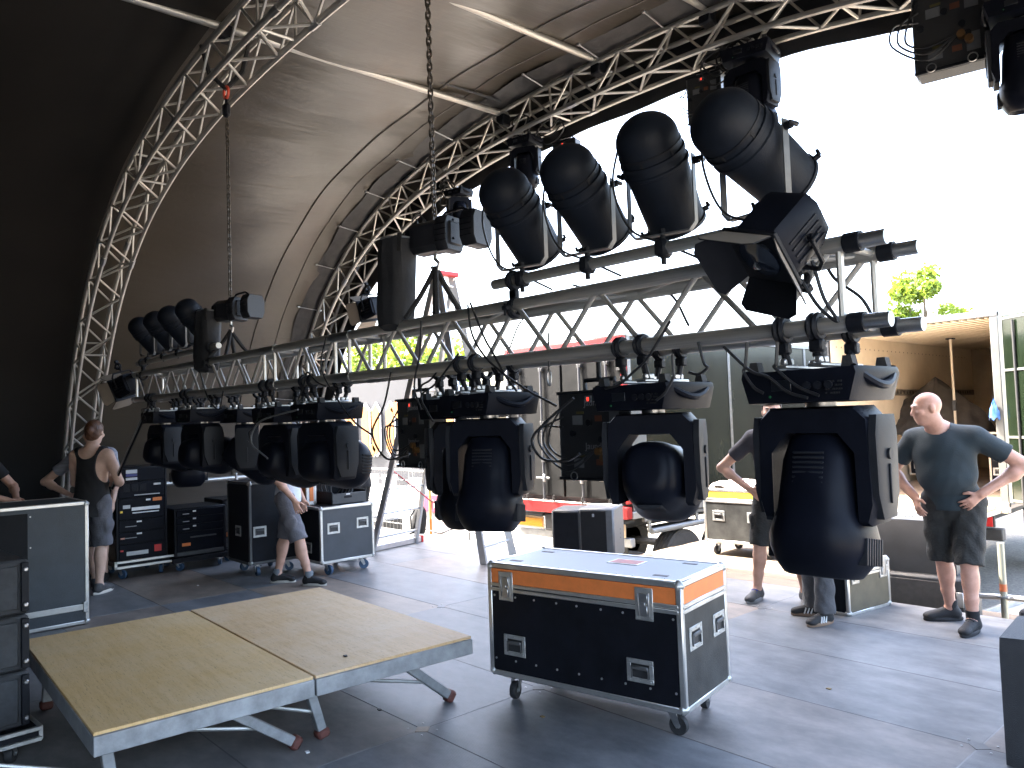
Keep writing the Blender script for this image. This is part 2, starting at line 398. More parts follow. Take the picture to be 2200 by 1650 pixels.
roof = thing('stage_roof', 'brown-grey roof tarpaulin stretched in a barrel shape over the arches', 'roof', (-11.58, 0, 0))
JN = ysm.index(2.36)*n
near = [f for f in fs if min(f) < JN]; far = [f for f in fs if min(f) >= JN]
nt_ = obj('near_tarpaulin', MB().add([v-Vector((-11.58, 0, 0)) for v in vs[:JN+2*n]], near), mat('near_tarpaulin_dark', (.010, .009, .008), .6, 0, .15, 1.5, .1, 6, spec=.2), roof, smooth=0)  # near bay sheet, much darker in tone than the one beyond the arch
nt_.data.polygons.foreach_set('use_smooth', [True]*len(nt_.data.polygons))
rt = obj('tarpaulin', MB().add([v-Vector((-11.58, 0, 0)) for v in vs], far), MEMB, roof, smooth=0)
rt.data.polygons.foreach_set('use_smooth', [True]*len(rt.data.polygons))
o_ = Vector((-11.58, 0, 0))
for yy, rr in ((4.62, .006), (4.98, .005)):
    pl = [Vector((p.x, yy, p.z*(1+.03*(yy-Y1)/(Y2-Y1))))-nrm[i]*(.07*math.sin(pi*(yy-Y1)/(Y2-Y1))+.008-.012*math.sin(i*.15*2.1+yy*1.7)-.01*math.sin(i*.15*4.7-yy*3+1))-o_ for i, p in enumerate(pts)]
    obj('seam', MB().tube(pl, rr, 5), MEMB, roof)
pl = [Vector((p.x, 5.22, p.z*1.026))-nrm[i]*.03-o_ for i, p in enumerate(pts)]
# laced edge: a darker strip with ties to the arch
rings = []
for i, p in enumerate(pts):
    w = .018*math.sin(i*1.05)
    rings.append([Vector((p.x, 5.20+w, p.z*1.027))-nrm[i]*(.045)-o_, Vector((p.x, 5.36+w, p.z*1.028))-nrm[i]*(.075+.012*math.sin(i*2.2))-o_, Vector((p.x, 5.52, p.z*1.03))-nrm[i]*(.10+.02*math.sin(i*.9+1))-o_])
vs2 = [v for r in rings for v in r]; fs2 = [(i*3+k, i*3+k+1, i*3+k+4, i*3+k+3) for i in range(len(rings)-1) for k in (0, 1)]
obj('edge_band', MB().add(vs2, fs2), mat('edge_tarpaulin', (.05, .047, .045), .5, 0, .3, 8, .4, 14), roof)
for i in range(4, 100, 5):
    p = pts[i]
    if p.x > -1: break
    a = Vector((p.x, 5.16, p.z*1.027))-nrm[i]*.06-o_; b = Vector((p.x, 5.47, p.z*1.03))-nrm[i]*.135-o_
    rod('tie', a, b, .007, STEEL, roof, 6); box('hook', (0, 0, 0), (.05, .05, .03), STEEL, roof, .006, Matrix.Translation(b)); box('eyelet', (0, 0, 0), (.035, .035, .02), STEEL, roof, .004, Matrix.Translation(a))
# black drape hanging round the opening
oe = profile(1.03, .16); ie = profile(1.03, -.40)
dr = []
for i in range(len(oe)):
    w = .02*math.sin(i*.8); dr.append([Vector((oe[i].x, 5.93, oe[i].z)), Vector(((oe[i].x+ie[i].x)/2, 5.90+w, (oe[i].z+ie[i].z)/2)), Vector((ie[i].x, 5.86+w, ie[i].z)), Vector((ie[i].x, 5.875+w, ie[i].z))])
vs3 = [v for r in dr for v in r]; fs3 = [(i*4+k, i*4+k+1, i*4+k+5, i*4+k+4) for i in range(len(dr)-1) for k in (0, 1, 2)]
ob = obj('fascia_drape', MB().add(vs3, fs3), BLKT); tag(ob, 'black tarpaulin fascia edging the arched opening against the white sky', 'drape')
# unseen dark wall, added behind the camera to keep the interior dark
bw = [(p.x, p.z) for p in profile(1.0, .2)]
ob = obj('added_rear_wall', MB().prism(bw, -3.3, -3.22, 'y'), BLKT, smooth=0); tag(ob, 'unseen black wall added behind the camera to keep the stage dark', 'wall')
# purlins
for k, (x, z, lab) in enumerate(((-6.1, 4.93, 'round roof tube lowest on the left, crossing the left arch'), (-4.72, 5.0, 'round roof tube in the middle of the ceiling beside the right chain'), (-3.5, 4.98, 'round roof tube highest on the right, seen short at the top edge'), (-8.9, 4.42, 'round roof tube behind the truss on the far left slope'))):
    if k == 3: continue
    t = thing('roof_tube', lab, 'tube', (x, Y1, z), group='roof tubes between the arches')
    rod('tube', (0, -5.2, 0), (0, Y2-Y1-.05, .06), .034, TRUSSM, t, 12)
    rod('tube', (.13, .35, .09), (.13, Y2-Y1-.25, .12), .014, DGREY, t, 8)
    for yy in (-.05, Y2-Y1-.1): box('clamp', (0, yy, -.02), (.12, .12, .13), BLKM, t, .015)

# ------------------------------------------------------------------ straight lighting truss
TX0, TX1, TS = -8.35, -1.06, .25
TSL = .0115
def tz(x, up): return 1.917 + (TX1-x)*TSL + (TS if up else 0)
TYF, TYB = Y1-TS/2, Y1+TS/2
tr = thing('lighting_truss', 'long square aluminium truss hung on two chains, carrying all the spotlights', 'truss', (TX0, Y1, tz(TX0, 0))); TO = Vector((TX0, Y1, tz(TX0, 0)))
def tp(x, b, u): return Vector((x, TYB if b else TYF, tz(x, u)))-TO
TCH = .027
for b in (0, 1):
    for u in (0, 1):
        for (xa, xb) in ((TX0, -5.24), (-5.19, -4.21), (-4.16, TX1)):
            rod('chord', tp(xa, b, u), tp(xb, b, u), TCH, TRUSSM, tr, 14)
        for xj in (-5.215, -4.185): rod('coupler', tp(xj-.11, b, u), tp(xj+.11, b, u), .030, STEEL, tr, 12)
        rod('end_fork', tp(TX1, b, u), tp(TX1+.05, b, u), .032, BLKM, tr, 12)
        rod('spigot', tp(TX1+.05, b, u), tp(TX1+.125, b, u), .024, STEEL, tr, 12)
        rod('end_fork', tp(TX0-.06, b, u), tp(TX0, b, u), .03, STEEL, tr, 12)
for seg0, seg1, nn in ((TX0+.05, -5.32, 6), (-5.11, -4.29, 2), (-4.08, TX1-.04, 6)):
    st = (seg1-seg0)/nn
    for k in range(nn):
        xa, xb = seg0+k*st, seg0+(k+1)*st; xm = (xa+xb)/2
        for b in (0, 1):
            rod('brace', tp(xa, b, 1), tp(xm-.02, b, 0), .011, TRUSSM, tr); rod('brace', tp(xm+.02, b, 0), tp(xb, b, 1), .011, TRUSSM, tr)
        for u in (0, 1):
            A, B = (0, 1) if k % 2 else (1, 0)
            rod('brace', tp(xa, A, u), tp(xb, B, u), .011, TRUSSM, tr)
    for x in (seg0-.02, seg1+.02):
        for b in (0, 1): rod('post', tp(x, b, 0), tp(x, b, 1), .0125, TRUSSM, tr)
        for u in (0, 1): rod('post', tp(x, 0, u), tp(x, 1, u), .0125, TRUSSM, tr)
# ================================================================== LIGHT FIXTURES
LENSM = mat('lens_glass', (.02, .025, .035), .06, 0, .1, 5, spec=.8)
VENTM = mat('vent_grey', (.20, .205, .21), .5, 0, .1, 10)
HEADM = mat('moving_head_shell', (.004, .005, .009), .40, 0, .2, 9, .06, 240, spec=.09)
YOKEM = mat('moving_head_yoke', (.005, .006, .010), .46, 0, .2, 9, .1, 300, spec=.09)
COVERM = mat('moving_head_cover', (.014, .0155, .019), .5, 0, .12, 9, .08, 260, spec=.15)
def clamp_mesh():
    b = MB()
    for k in range(14):
        a0, a1 = 2*pi*k/14, 2*pi*(k+1)/14
    b.tube([(0, .036*math.cos(2*pi*k/16), .036*math.sin(2*pi*k/16)) for k in range(16)], .011, 6, True)
    b.tube([(.018, .036*math.cos(2*pi*k/16), .036*math.sin(2*pi*k/16)) for k in range(16)], .011, 6, True)
    b.box((.009, 0, -.062), (.045, .035, .04), .006); b.box((.009, .052, 0), (.035, .03, .022), .004); b.cyl((.009, .06, -.02), (.009, .06, .035), .006, 8)
    return b.mesh('clamp', BLKM)
CLAMP = clamp_mesh()
WINGM = MB().box((0, 0, 0), (.05, .012, .014), .004).cyl((0, 0, -.02), (0, 0, .02), .006, 8).mesh('wing_nut', STEEL)
# --- moving head: shared meshes
def mh_base():
    prof = [(-.198, 0), (.198, 0), (.203, -.02), (.178, -.108), (-.178, -.108), (-.203, -.02)]
    return MB().prism(prof, -.165, .165, 'y', inset=.04).mesh('base', BLKG)
def mh_scoop(s):
    r = []
    for k in range(13):
        a = pi*k/12; r.append((s*(.18+.03*math.sin(a)), -.15+.30*k/12, -.005-.055*math.sin(a)))
    return MB().tube(r, .014, 8).mesh('handle', BLKG)
def mh_yoke():
    U = [(-.135, 0), (.135, 0), (.172, -.045), (.180, -.31), (.165, -.365), (.137, -.365), (.134, -.15), (.08, -.085), (-.08, -.085), (-.134, -.15), (-.137, -.365), (-.165, -.365), (-.180, -.31), (-.172, -.045)]
    b = MB(); v = []
    for y, k in ((-.085, .965), (-.07, 1), (.07, 1), (.085, .965)): v += [(u*k if abs(u) > .13 else u, y, w*(k if w < -.01 else 1)-(0 if w < -.01 else (1-k)*.2)) for u, w in U]
    n = len(U); f = []
    for r in range(3):
        for i in range(n): f.append((r*n+i, r*n+(i+1) % n, (r+1)*n+(i+1) % n, (r+1)*n+i))
    f += [(r0+0, r0+1, r0+8, r0+9)if False else tuple() for r0 in ()]
    for r0 in (0, 3*n):
        f += [(r0+0, r0+1, r0+8-1+0, r0+8) if False else (r0+0, r0+1, r0+7, r0+8), (r0+1, r0+2, r0+6, r0+7), (r0+2, r0+3, r0+4, r0+5, r0+6), (r0+0, r0+8, r0+9, r0+13), (r0+9, r0+10, r0+11, r0+12, r0+13)]
    b.add(v, f); return b.mesh('yoke', YOKEM)
def mh_cover(s):
    b = MB(); poly = [(-.07, -.03), (.07, -.03), (.085, -.09), (.08, -.27), (.05, -.345), (-.05, -.345), (-.08, -.27), (-.085, -.09)]
    b.prism(poly, s*.168, s*.196, 'x', inset=.12)
    b.box((s*.199, 0, -.24), (.006, .012, .12), .002); b.cyl((s*.19, 0, -.15), (s*.204, 0, -.15), .017, 12)
    return b.mesh('arm_cover', COVERM)
def mh_head():
    R = [(.185, .05, .055), (.183, .075, .085), (.155, .105, .115), (.08, .124, .138), (-.02, .130, .150), (-.085, .134, .158), (-.12, .148, .165), (-.165, .160, .170), (-.205, .156, .166), (-.25, .138, .148), (-.287, .112, .12), (-.292, .1, .102), (-.27, .09, .092)]
    b = MB(); b.loft([sup(rx, ry, z, 32, 2.7) for z, rx, ry in R])
    return b.mesh('head', HEADM)
def mh_lens(): return MB().lathe([(.001, -.262), (.05, -.266), (.085, -.272), (.086, -.262)], 24).mesh('lens', LENSM)
def mh_vents(s):
    b = MB()
    for k in range(7): b.box((s*.148, -.06+k*.02, -.2), (.03, .009, .085), .002)
    return b.mesh('vent_slats', COVERM)
def mh_fins():
    b = MB()
    for k in range(9): b.box((0, -.137, .10-k*.016), (.10, .012, .006), .001)
    return b.mesh('cooling_fins', COVERM)
_b = MB().prism([(-.02, 0), (.02, 0), (.013, .036), (-.013, .036)], -.018, .018, 'y'); FOOTM = _b.mesh('rubber_foot', RUB)
DISPM = MB().box((0, 0, 0), (.07, .004, .035), .001).mesh('display', mat('display_dark', (.006, .008, .012), .3, 0, .1, 5, spec=.7))
SLOTM = MB().box((0, 0, 0), (.012, .004, .006), 0).mesh('vent_slot', mat('slot_black', (.003, .003, .004), .8, 0, .1, 5))
SOCKM = MB().cyl((0, 0, 0), (0, -.01, 0), .013, 12).mesh('socket', BLKM)
LEDM = MB().cyl((0, 0, 0), (0, -.004, 0), .004, 8).mesh('indicator', mat('green_led', (.01, .12, .04), .4, 0, .1, 5))
MH = dict(base=mh_base(), hl=mh_scoop(-1), hr=mh_scoop(1), yoke=mh_yoke(), cl=mh_cover(-1), cr=mh_cover(1), head=mh_head(), lens=mh_lens(), vl=mh_vents(-1), vr=mh_vents(1), fin=mh_fins())
PLATEM = MB().box((0, 0, 0), (.05, .30, .012), .003).mesh('bracket', STEEL)
TURNM = MB().box((0, 0, 0), (.022, .06, .022), .004).mesh('turn_lock', STEEL)
PIPEM = MB().cyl((0, 0, -.125), (0, 0, -.09), .05, 16).mesh('pan_bearing', STEEL)
def moving_head(x, label, pan=0, tilt=0, basez=None, y=Y1, rz=0, drop=.15, cables=True, sc=1.0, group='moving head lamps under the truss', clamps=True, tilt_only=None):
    z = (tz(x, 0) - drop) if basez is None else basez
    M = T(x, y, z) @ RZ(rz) @ Matrix.Diagonal((sc, sc, sc, 1))
    if tilt_only: M = T(x, y, z) @ tilt_only @ RZ(rz) @ Matrix.Diagonal((sc, sc, sc, 1))
    t = thing('moving_head', label, 'spotlight', group=group, M=M)
    ba = link('base', MH['base'], t)
    link('handle', MH['hl'], ba); link('handle', MH['hr'], ba)
    for fx in (-.16, .16):
        for fy in (-.125, .125): link('rubber_foot', FOOTM, ba, T(fx, fy, -.002))
    link('display', DISPM, ba, T(-.05, -.166, -.05)); link('indicator', LEDM, ba, T(-.09, -.166, -.085))
    for k in range(3): link('socket', SOCKM, ba, T(.04+.035*k, -.165, -.055))
    for i in range(7):
        for k in range(4):
            if (i+k) % 5 != 4: link('vent_slot', SLOTM, ba, T(.10+.009*i*.9, -.1652, -.045-k*.012) @ Matrix.Diagonal((.5, 1, 1, 1)))
    for bx in (-.06, .06):
        link('bracket', PLATEM, ba, T(bx, 0, .012))
        for by in (-.1, .1): link('turn_lock', TURNM, ba, T(bx, by, .03))
    if clamps:
        h = drop/sc
        for bx in (-.065, .05):
            for by in (-TS/2, TS/2):
                link('clamp', CLAMP, t, T(bx, by/sc, h)); rod('clamp_stem', (bx+.009, by/sc*.8, .02), (bx+.009, by/sc, h-.06), .014, BLKM, t)
    yk = link('yoke', MH['yoke'], t, T(0, 0, -.122) @ RZ(pan) @ Matrix.Diagonal((1.06, 1.1, 1.04, 1)))
    link('pan_bearing', PIPEM, t)
    link('arm_cover', MH['cl'], yk); link('arm_cover', MH['cr'], yk)
    hd = link('head', MH['head'], t, T(0, 0, -.122) @ RZ(pan) @ T(0, 0, -.27) @ RX(tilt))
    link('lens', MH['lens'], hd); link('vent_slats', MH['vl'], hd); link('vent_slats', MH['vr'], hd); link('cooling_fins', MH['fin'], hd)
    return t
def cable(parent, pts, r=.0055, m=None, name='cable'):
    """flexible lead, world points, as a part of its lamp"""
    bpy.context.view_layer.update() if parent.matrix_world == Matrix() else None
    inv = parent.matrix_local.inverted()
    return obj(name, MB().tube(catmull([inv @ Vector(p) for p in pts], 7), r, 6), m or CABLE, parent)
def xat(px, y=Y1, py=800): return P(px, py, y=y).x
def loopc(t, px0, py0, px1, py1, pxm, pym, y=TYF-.06, y2=None, r=.0055):
    a, b, c = P(px0, py0, y=y2 or y), P(pxm, pym, y=y), P(px1, py1, y=y); cable(t, [a, a*.4+b*.6+Vector((0, 0, -.02)), b, b*.5+c*.5+Vector((0, 0, -.015)), c], r)
A = moving_head(xat(1760), 'largest and nearest black moving head, hanging at the right end of the truss', rad(3), rad(-10), drop=.135)
loopc(A, 1605, 735, 1640, 845, 1598, 800); loopc(A, 1555, 745, 1735, 855, 1650, 810); loopc(A, 1670, 735, 1760, 850, 1665, 790)
A = moving_head(xat(1400), 'black moving head between the label-covered panel lamp and the nearest moving head', rad(24), rad(76), drop=.15, sc=.95)
loopc(A, 1440, 690, 1300, 835, 1360, 800); loopc(A, 1445, 760, 1410, 860, 1447, 810); loopc(A, 1500, 735, 1480, 800, 1520, 790)
A = moving_head(xat(1048), 'black moving head above the flight case with its head pointing straight down', rad(30), rad(-8), drop=.15, sc=1.0)
loopc(A, 985, 760, 930, 905, 905, 850); loopc(A, 1010, 650, 1110, 840, 1060, 760)
B_ = moving_head(xat(985, y=2.75), 'black moving head behind another one, head hanging lowest with pale vents', rad(62), rad(4), drop=.155, sc=1.08, y=2.78)
loopc(B_, 960, 770, 910, 880, 905, 830, y=2.6)
A = moving_head(xat(700), 'black moving head third from the left end, beside the man in black', rad(10), rad(84), drop=.15)
loopc(A, 640, 860, 700, 830, 660, 800)
A = moving_head(xat(610), 'black moving head directly left of the one beside the man in black', rad(8), rad(78), drop=.16)
loopc(A, 560, 880, 545, 960, 535, 930)
moving_head(xat(525, y=2.78), 'black moving head with its head swung out sideways towards the racks', rad(-25), rad(62), drop=.15, y=2.8, sc=1.05)
moving_head(xat(432), 'black moving head second from the left end of the truss', rad(8), rad(84), drop=.14)
A = moving_head(xat(353), 'black moving head closest to the left end of the truss', rad(4), rad(80), drop=.14)
loopc(A, 330, 860, 315, 905, 305, 880)
moving_head(xat(400, y=2.85), 'moving head half hidden behind the leftmost pair, pale vents below', rad(75), rad(0), drop=.15, y=2.86, sc=1.12)

# --- PAR cans on the two bars
PARM = mat('par_can_black', (.005, .0075, .013), .58, 0, .3, 10, .1, 260, spec=.2)
def par_mesh():
    p = []
    for k in range(9):
        a = pi/2*k/8; p.append((max(.002, .118*math.sin(a)), .155+.10*math.cos(a)))
    p += [(.119, .10), (.126, .098), (.126, .084), (.119, .082), (.122, .06), (.128, .055), (.128, .045), (.119, .04), (.112, -.16), (.112, -.195), (.118, -.197), (.118, -.21), (.108, -.212), (.104, -.17), (.09, -.05), (.005, -.02)]
    return MB().lathe(p, 28).mesh('can', PARM)
PARCAN = par_mesh()
def par_ring(): return MB().lathe([(.1185, .128), (.1215, .128), (.1215, .118), (.1185, .118)], 28).mesh('vent_ring', BLKM)
PARRING = par_ring()
HOLEM = MB().box((0, 0, 0), (.010, .004, .026), .001).mesh('vent_slot', mat('slot_black', (.003,)*3))
CLIPM = MB().box((0, 0, 0), (.035, .014, .02), .003).box((.018, 0, .012), (.012, .03, .014), .003).mesh('gel_clip', BLKM)
def par_bracket():
    b = MB(); w = .002
    pts = [(-.135, .06), (-.135, -.205), (-.115, -.225), (.115, -.225), (.135, -.205), (.135, .06)]
    for (a0, a1), (b0, b1) in zip(pts, pts[1:]):
        d = Vector((b0-a0, 0, b1-a1)); M = Matrix.Translation(((a0+b0)/2, 0, (a1+b1)/2)) @ d.to_track_quat('Z', 'Y').to_matrix().to_4x4()
        L = d.length; b.box((0, 0, 0), (.03, .005, L+.003) if abs(d.x) < 1e-6 else (.03, .005, L+.003), .001, M @ (Matrix() if abs(d.x) > 1e-6 else Matrix()))
    return b.mesh('bracket', ALUD)
PARBR = None
def par_bracket2():
    v = []; pts = [(-.137, .06), (-.137, -.195), (-.112, -.225), (.112, -.225), (.137, -.195), (.137, .06)]
    pin = [(-.132, .06), (-.132, -.193), (-.110, -.219), (.110, -.219), (.132, -.193), (.132, .06)]
    f = []; n = len(pts)
    for y in (-.015, .015): v += [(a, y, b) for a, b in pts] + [(a, y, b) for a, b in pin]
    for i in range(n-1):
        f += [(i, i+1, n+i+1, n+i), (2*n+i, 3*n+i, 3*n+i+1, 2*n+i+1), (i, 2*n+i, 2*n+i+1, i+1), (n+i, n+i+1, 3*n+i+1, 3*n+i)]
    f += [(0, n, 3*n, 2*n), (n-1, 3*n-1, 4*n-1, 2*n-1)]
    return MB().add(v, f).mesh('bracket', mat('bracket_grey', (.09, .095, .10), .45, .3, .2, 15))
PARBR = par_bracket2()
KNOBM = MB().cyl((0, 0, 0), (.022, 0, 0), .014, 10).box((.03, 0, 0), (.016, .05, .016), .005).mesh('tilt_knob', BLKM)
def par_can(loc, label, pan, tilt, group):
    t = thing('par_can', label, 'spotlight', loc, pan, group=group)
    c = link('can', PARCAN, t, T(0, 0, .235) @ RX(tilt))
    link('vent_ring', PARRING, c)
    for k in range(6):
        a = 2*pi*k/6; link('vent_slot', HOLEM, c, RZ(a) @ T(.0, -.1195, .11))
    for a in (.6, 3.7): link('gel_clip', CLIPM, c, RZ(a) @ T(.12, 0, -.20))
    link('bracket', PARBR, t, T(0, 0, .235))
    for s in (-1, 1): link('tilt_knob', KNOBM, t, T(s*.137, 0, .27) @ (RZ(pi) if s < 0 else Matrix()))
    rod('clamp_bolt', (0, 0, -.10), (0, 0, .035), .011, BLKM, t); box('hook_clamp', (0, 0, -.04), (.05, .075, .07), BLKM, t, .012)
    return t
BX = Vector((0, TYF+.01, 0))
def bar(px0, py0, px1, py1, label):
    a, b = P(px0, py0, y=TYF), P(px1, py1, y=TYF)
    t = thing('lamp_bar', label, 'bar', a, group='bars carrying the four-can rows')
    rod('tube', (0, 0, 0), b-a, .024, TRUSSM, t, 14)
    for k in (.08, .92):
        p = (b-a)*k; rod('coupler_stem', p+Vector((0, 0, -.11)), p, .016, BLKM, t)
        link('clamp', CLAMP, t, Matrix.Translation(p) @ Matrix()); link('clamp', CLAMP, t, Matrix.Translation(p+Vector((0, 0, -.13))) @ RX(pi))
    return a, b
ra, rb = bar(1062, 612, 1760, 462, 'round bar above the truss carrying the four large black cans')
for k, (px, lab, pan, til) in enumerate(((1122, 'first black par can from the left in the large row against the sky', .2, .85), (1262, 'second black par can from the left in the large row against the sky', .15, .88), (1425, 'third black par can from the left in the large row, upright', .22, .74), (1625, 'rightmost and largest black par can, tipped furthest over', -.15, 1.12))):
    s = (px-1062)/(1760-1062); x = P(px, 612-(px-1062)*.215, y=TYF).x; f = (x-ra.x)/(rb.x-ra.x)
    pc = par_can(ra+(rb-ra)*f+Vector((0, 0, .04)), lab, pan, til, 'par cans in front of the sky')
    m = pc.matrix_local if False else Matrix.Translation(ra+(rb-ra)*f)
    p0 = ra+(rb-ra)*f
    obj('cable', MB().tube(catmull([(-.12, -.10, .36), (-.17, -.06, .22), (-.12, -.03, .05), (.02, -.02, -.03), (.16, 0, -.11)], 6), .005, 6), CABLE, pc)
la, lb = bar(296, 782, 470, 742, 'short-looking round bar at the far left end of the truss with four cans')
for k, (px, lab) in enumerate(((318, 'first par can from the left in the small far row'), (352, 'second par can from the left in the small far row'), (384, 'third par can from the left in the small far row'), (424, 'fourth par can in the small far row, next to the chain hoist'))):
    x = P(px, 770, y=TYF).x; f = (x-la.x)/(lb.x-la.x)
    par_can(la+(lb-la)*f+Vector((0, 0, .05)), lab, .3, .8, 'par cans by the left arch').scale = (.85,)*3

# --- barn-door lamps
PALE = mat('barn_door_inner', (.20, .165, .13), .6, 0, .1, 9)
def fresnel(M, label, sc=1.0):
    t = thing('barn_door_lamp', label, 'spotlight', group='lamps with barn doors', M=M @ Matrix.Diagonal((sc, sc, sc, 1)))
    h = obj('housing', MB().prism([(-.10, -.12), (.10, -.12), (.135, -.07), (.135, .08), (.10, .13), (-.10, .13), (-.135, .08), (-.135, -.07)], 0, .25, 'y', inset=.06), BLKG, t)
    for k in range(5): box('cooling_fin', (0, .05+k*.04, .134), (.19, .008, .014), BLKM, h, .002)
    for s in (-1, 1):
        for k in range(4): box('side_rib', (s*.137, .12, -.04+k*.035), (.008, .18, .01), BLKM, h, .002)
    box('back_plate', (0, .255, 0), (.20, .012, .19), BLKM, h, .004)
    fr = obj('front_frame', MB().box((0, -.012, 0), (.29, .02, .29), .004), BLKM, t)
    obj('lens', MB().lathe([(.1, 0), (.098, .01), (.06, .022), (.004, .026)], 20), LENSM, t, T(0, -.022, 0) @ RX(pi/2))
    for a, open_ in ((0, .75), (pi/2, .55), (pi, .55), (-pi/2, .85)):
        poly = [(-.13, 0), (.13, 0), (.155, .125), (.12, .15), (-.12, .15), (-.155, .125)]
        d = MB(); d.prism(poly, -.002, .002, 'y')
        o = obj('barn_door', d, BLKM, t, T(0, -.024, 0) @ RY(a) @ T(0, 0, .135) @ RX(pi/2 - open_))
        obj('inner_face', MB().prism([(u*.97, v*.98+.001) for u, v in poly], .0025, .0032, 'y'), PALE, o)
    # yoke bracket
    b = MB(); b.tube([(-.155, .12, 0), (-.155, .12, .14), (-.12, .12, .19), (.12, .12, .19), (.155, .12, .14), (.155, .12, 0)], .011, 6); obj('bracket', b, BLKM, t)
    for s in (-1, 1): link('tilt_knob', KNOBM, t, T(s*.15, .12, 0) @ (RZ(pi) if s < 0 else Matrix()))
    rod('clamp_bolt', (0, .12, .19), (0, .12, .24), .012, BLKM, t); link('clamp', CLAMP, t, T(0, .12, .27) @ RX(pi))
    return t
p = P(1630, 540, y=2.12)
def aim(loc, d, roll=0.):
    """local -y looks along d"""
    q = (-Vector(d)).to_track_quat('Y', 'Z').to_matrix().to_4x4(); return Matrix.Translation(loc) @ q @ RY(roll)
dv = P(1540, 655, y=2.0)-P(1680, 490, y=2.2)
_rr = max(range(0, 360, 5), key=lambda a: (aim((0, 0, 0), dv, rad(a)).to_3x3() @ Vector((0, 0, 1))).dot(Vector((.1, 1, -.25))))
FR = fresnel(aim(P(1640, 545, y=2.13), dv, rad(_rr)), 'barn-door lamp with pale-lined flaps hanging in front of the truss near its right end', .72)
dv = P(205, 865, y=2.2)-P(285, 822, y=2.4)
fresnel(aim(P(262, 835, y=2.3), dv, rad(15)), 'small barn-door lamp at the far left end of the truss', .8)
# --- flat panel lamps seen from the back
PANB = mat('panel_back_black', (.014, .015, .017), .5, .1, .3, 10, .2, 200)
def panel_lamp(M, label, w=.36, h=.43, d=.13, group='flat panel lamps', txt=True, sc=1., leads=True):
    t = thing('panel_lamp', label, 'panel light', group=group, M=M @ Matrix.Diagonal((sc, sc, sc, 1)))
    b = obj('housing', MB().box((0, d/2, 0), (w, d, h), .008), PANB, t)
    for s in (-1, 1): box('side_plate', (s*(w/2+.003), d/2, 0), (.005, d*.9, h*.94), GREYP, t, .001)
    box('rim', (0, -.004, -h/2+.008), (w+.01, .014, .016), BLKM, t, .002); box('rim', (0, -.004, h/2-.008), (w+.01, .014, .016), BLKM, t, .002)
    for kk, zz in enumerate((h*.30, -h*.18)):
        box('printed_label', (w*.30, -.002, zz-.035), (.055, .003, .085), GREYP, b, 0)
        box('orange_label', (w*.08, -.002, zz-.05), (.04, .003, .028), mat('dull_orange', (.10, .03, .012), .6), b, 0)
        box('grey_label', (-w*.22, -.002, zz-.055), (.06, .003, .045), GREYP, b, 0)
        box('yellow_label', (-w*.18, -.002, zz-.02), (.045, .003, .012), mat('yellow_label', (.06, .05, .01), .5), b, 0)
        if txt: text('lettering', 'Jaunder', .045, mat('dim_print', (.14, .14, .15), .6), b, T(.02, -.003, zz+.025) @ RX(pi/2))
    box('display', (-w*.05, -.003, h*.40), (.042, .006, .034), GREYP, b, .001)
    box('digit', (-w*.05, -.0065, h*.40), (.012, .002, .018), mat('red_digit', (.5, .02, .02), .5, emit=(1, .05, .03, .12)), b, 0)
    for k, (xx, zz) in enumerate(((.05, -.02), (.07, -.07), (-.12, .01), (-.02, .06))):
        o = link('socket', SOCKM, b, T(xx, -.002, zz) @ Matrix.Diagonal((1.2, 1, 1.2, 1)))
    for k in (.045, .075): obj('plug', MB().cyl((0, 0, 0), (0, -.035, 0), .018, 10), mat('amber_plug', (.09, .04, .008), .5), b, T(k, -.002, -.03-k))
    for s in (-1, 1):
        obj('ring', MB().tube([(.02*math.cos(a), -.012, .02*math.sin(a)-h/2+.02) for a in np.arange(0, 2*pi, .5)], .003, 5, True), STEEL, b, T(s*w*.28, 0, 0))
    bb = MB().tube([(-.09, d/2, h/2), (-.09, d/2, h/2+.05), (.09, d/2, h/2+.05), (.09, d/2, h/2)], .012, 6); obj('bracket', bb, BLKM, t)
    if leads:
        for k in range(3):
            q = [(-w*.42, -.01, h*.33-k*.05), (-w*.55-.03*k, -.04, h*.1), (-w*.60-.03*k, -.03, -h*.12), (-w*.3, -.05, -h*.25-.03*k), (.04, -.015, -.06)]
            obj('cable', MB().tube(catmull(q, 6), .005, 6), CABLE, b)
    return t
def fix_panel(px, py, y, label, rz=0., **k):
    c = P(px, py, y=y); t = panel_lamp(Matrix.Translation(c) @ RZ(rz), label, **k)
    return t
t = fix_panel(1275, 935, 2.72, 'flat black panel lamp with lettered labels between two moving heads', rad(4), w=.42)
rod('hanger', (0, .06, .26), (0, .06, .36), .012, BLKM, t)
t = fix_panel(886, 930, 2.72, 'flat black panel lamp hanging above the ladder with coiled leads', rad(-6), w=.40)
rod('hanger', (0, .06, .26), (0, .06, .36), .012, BLKM, t)

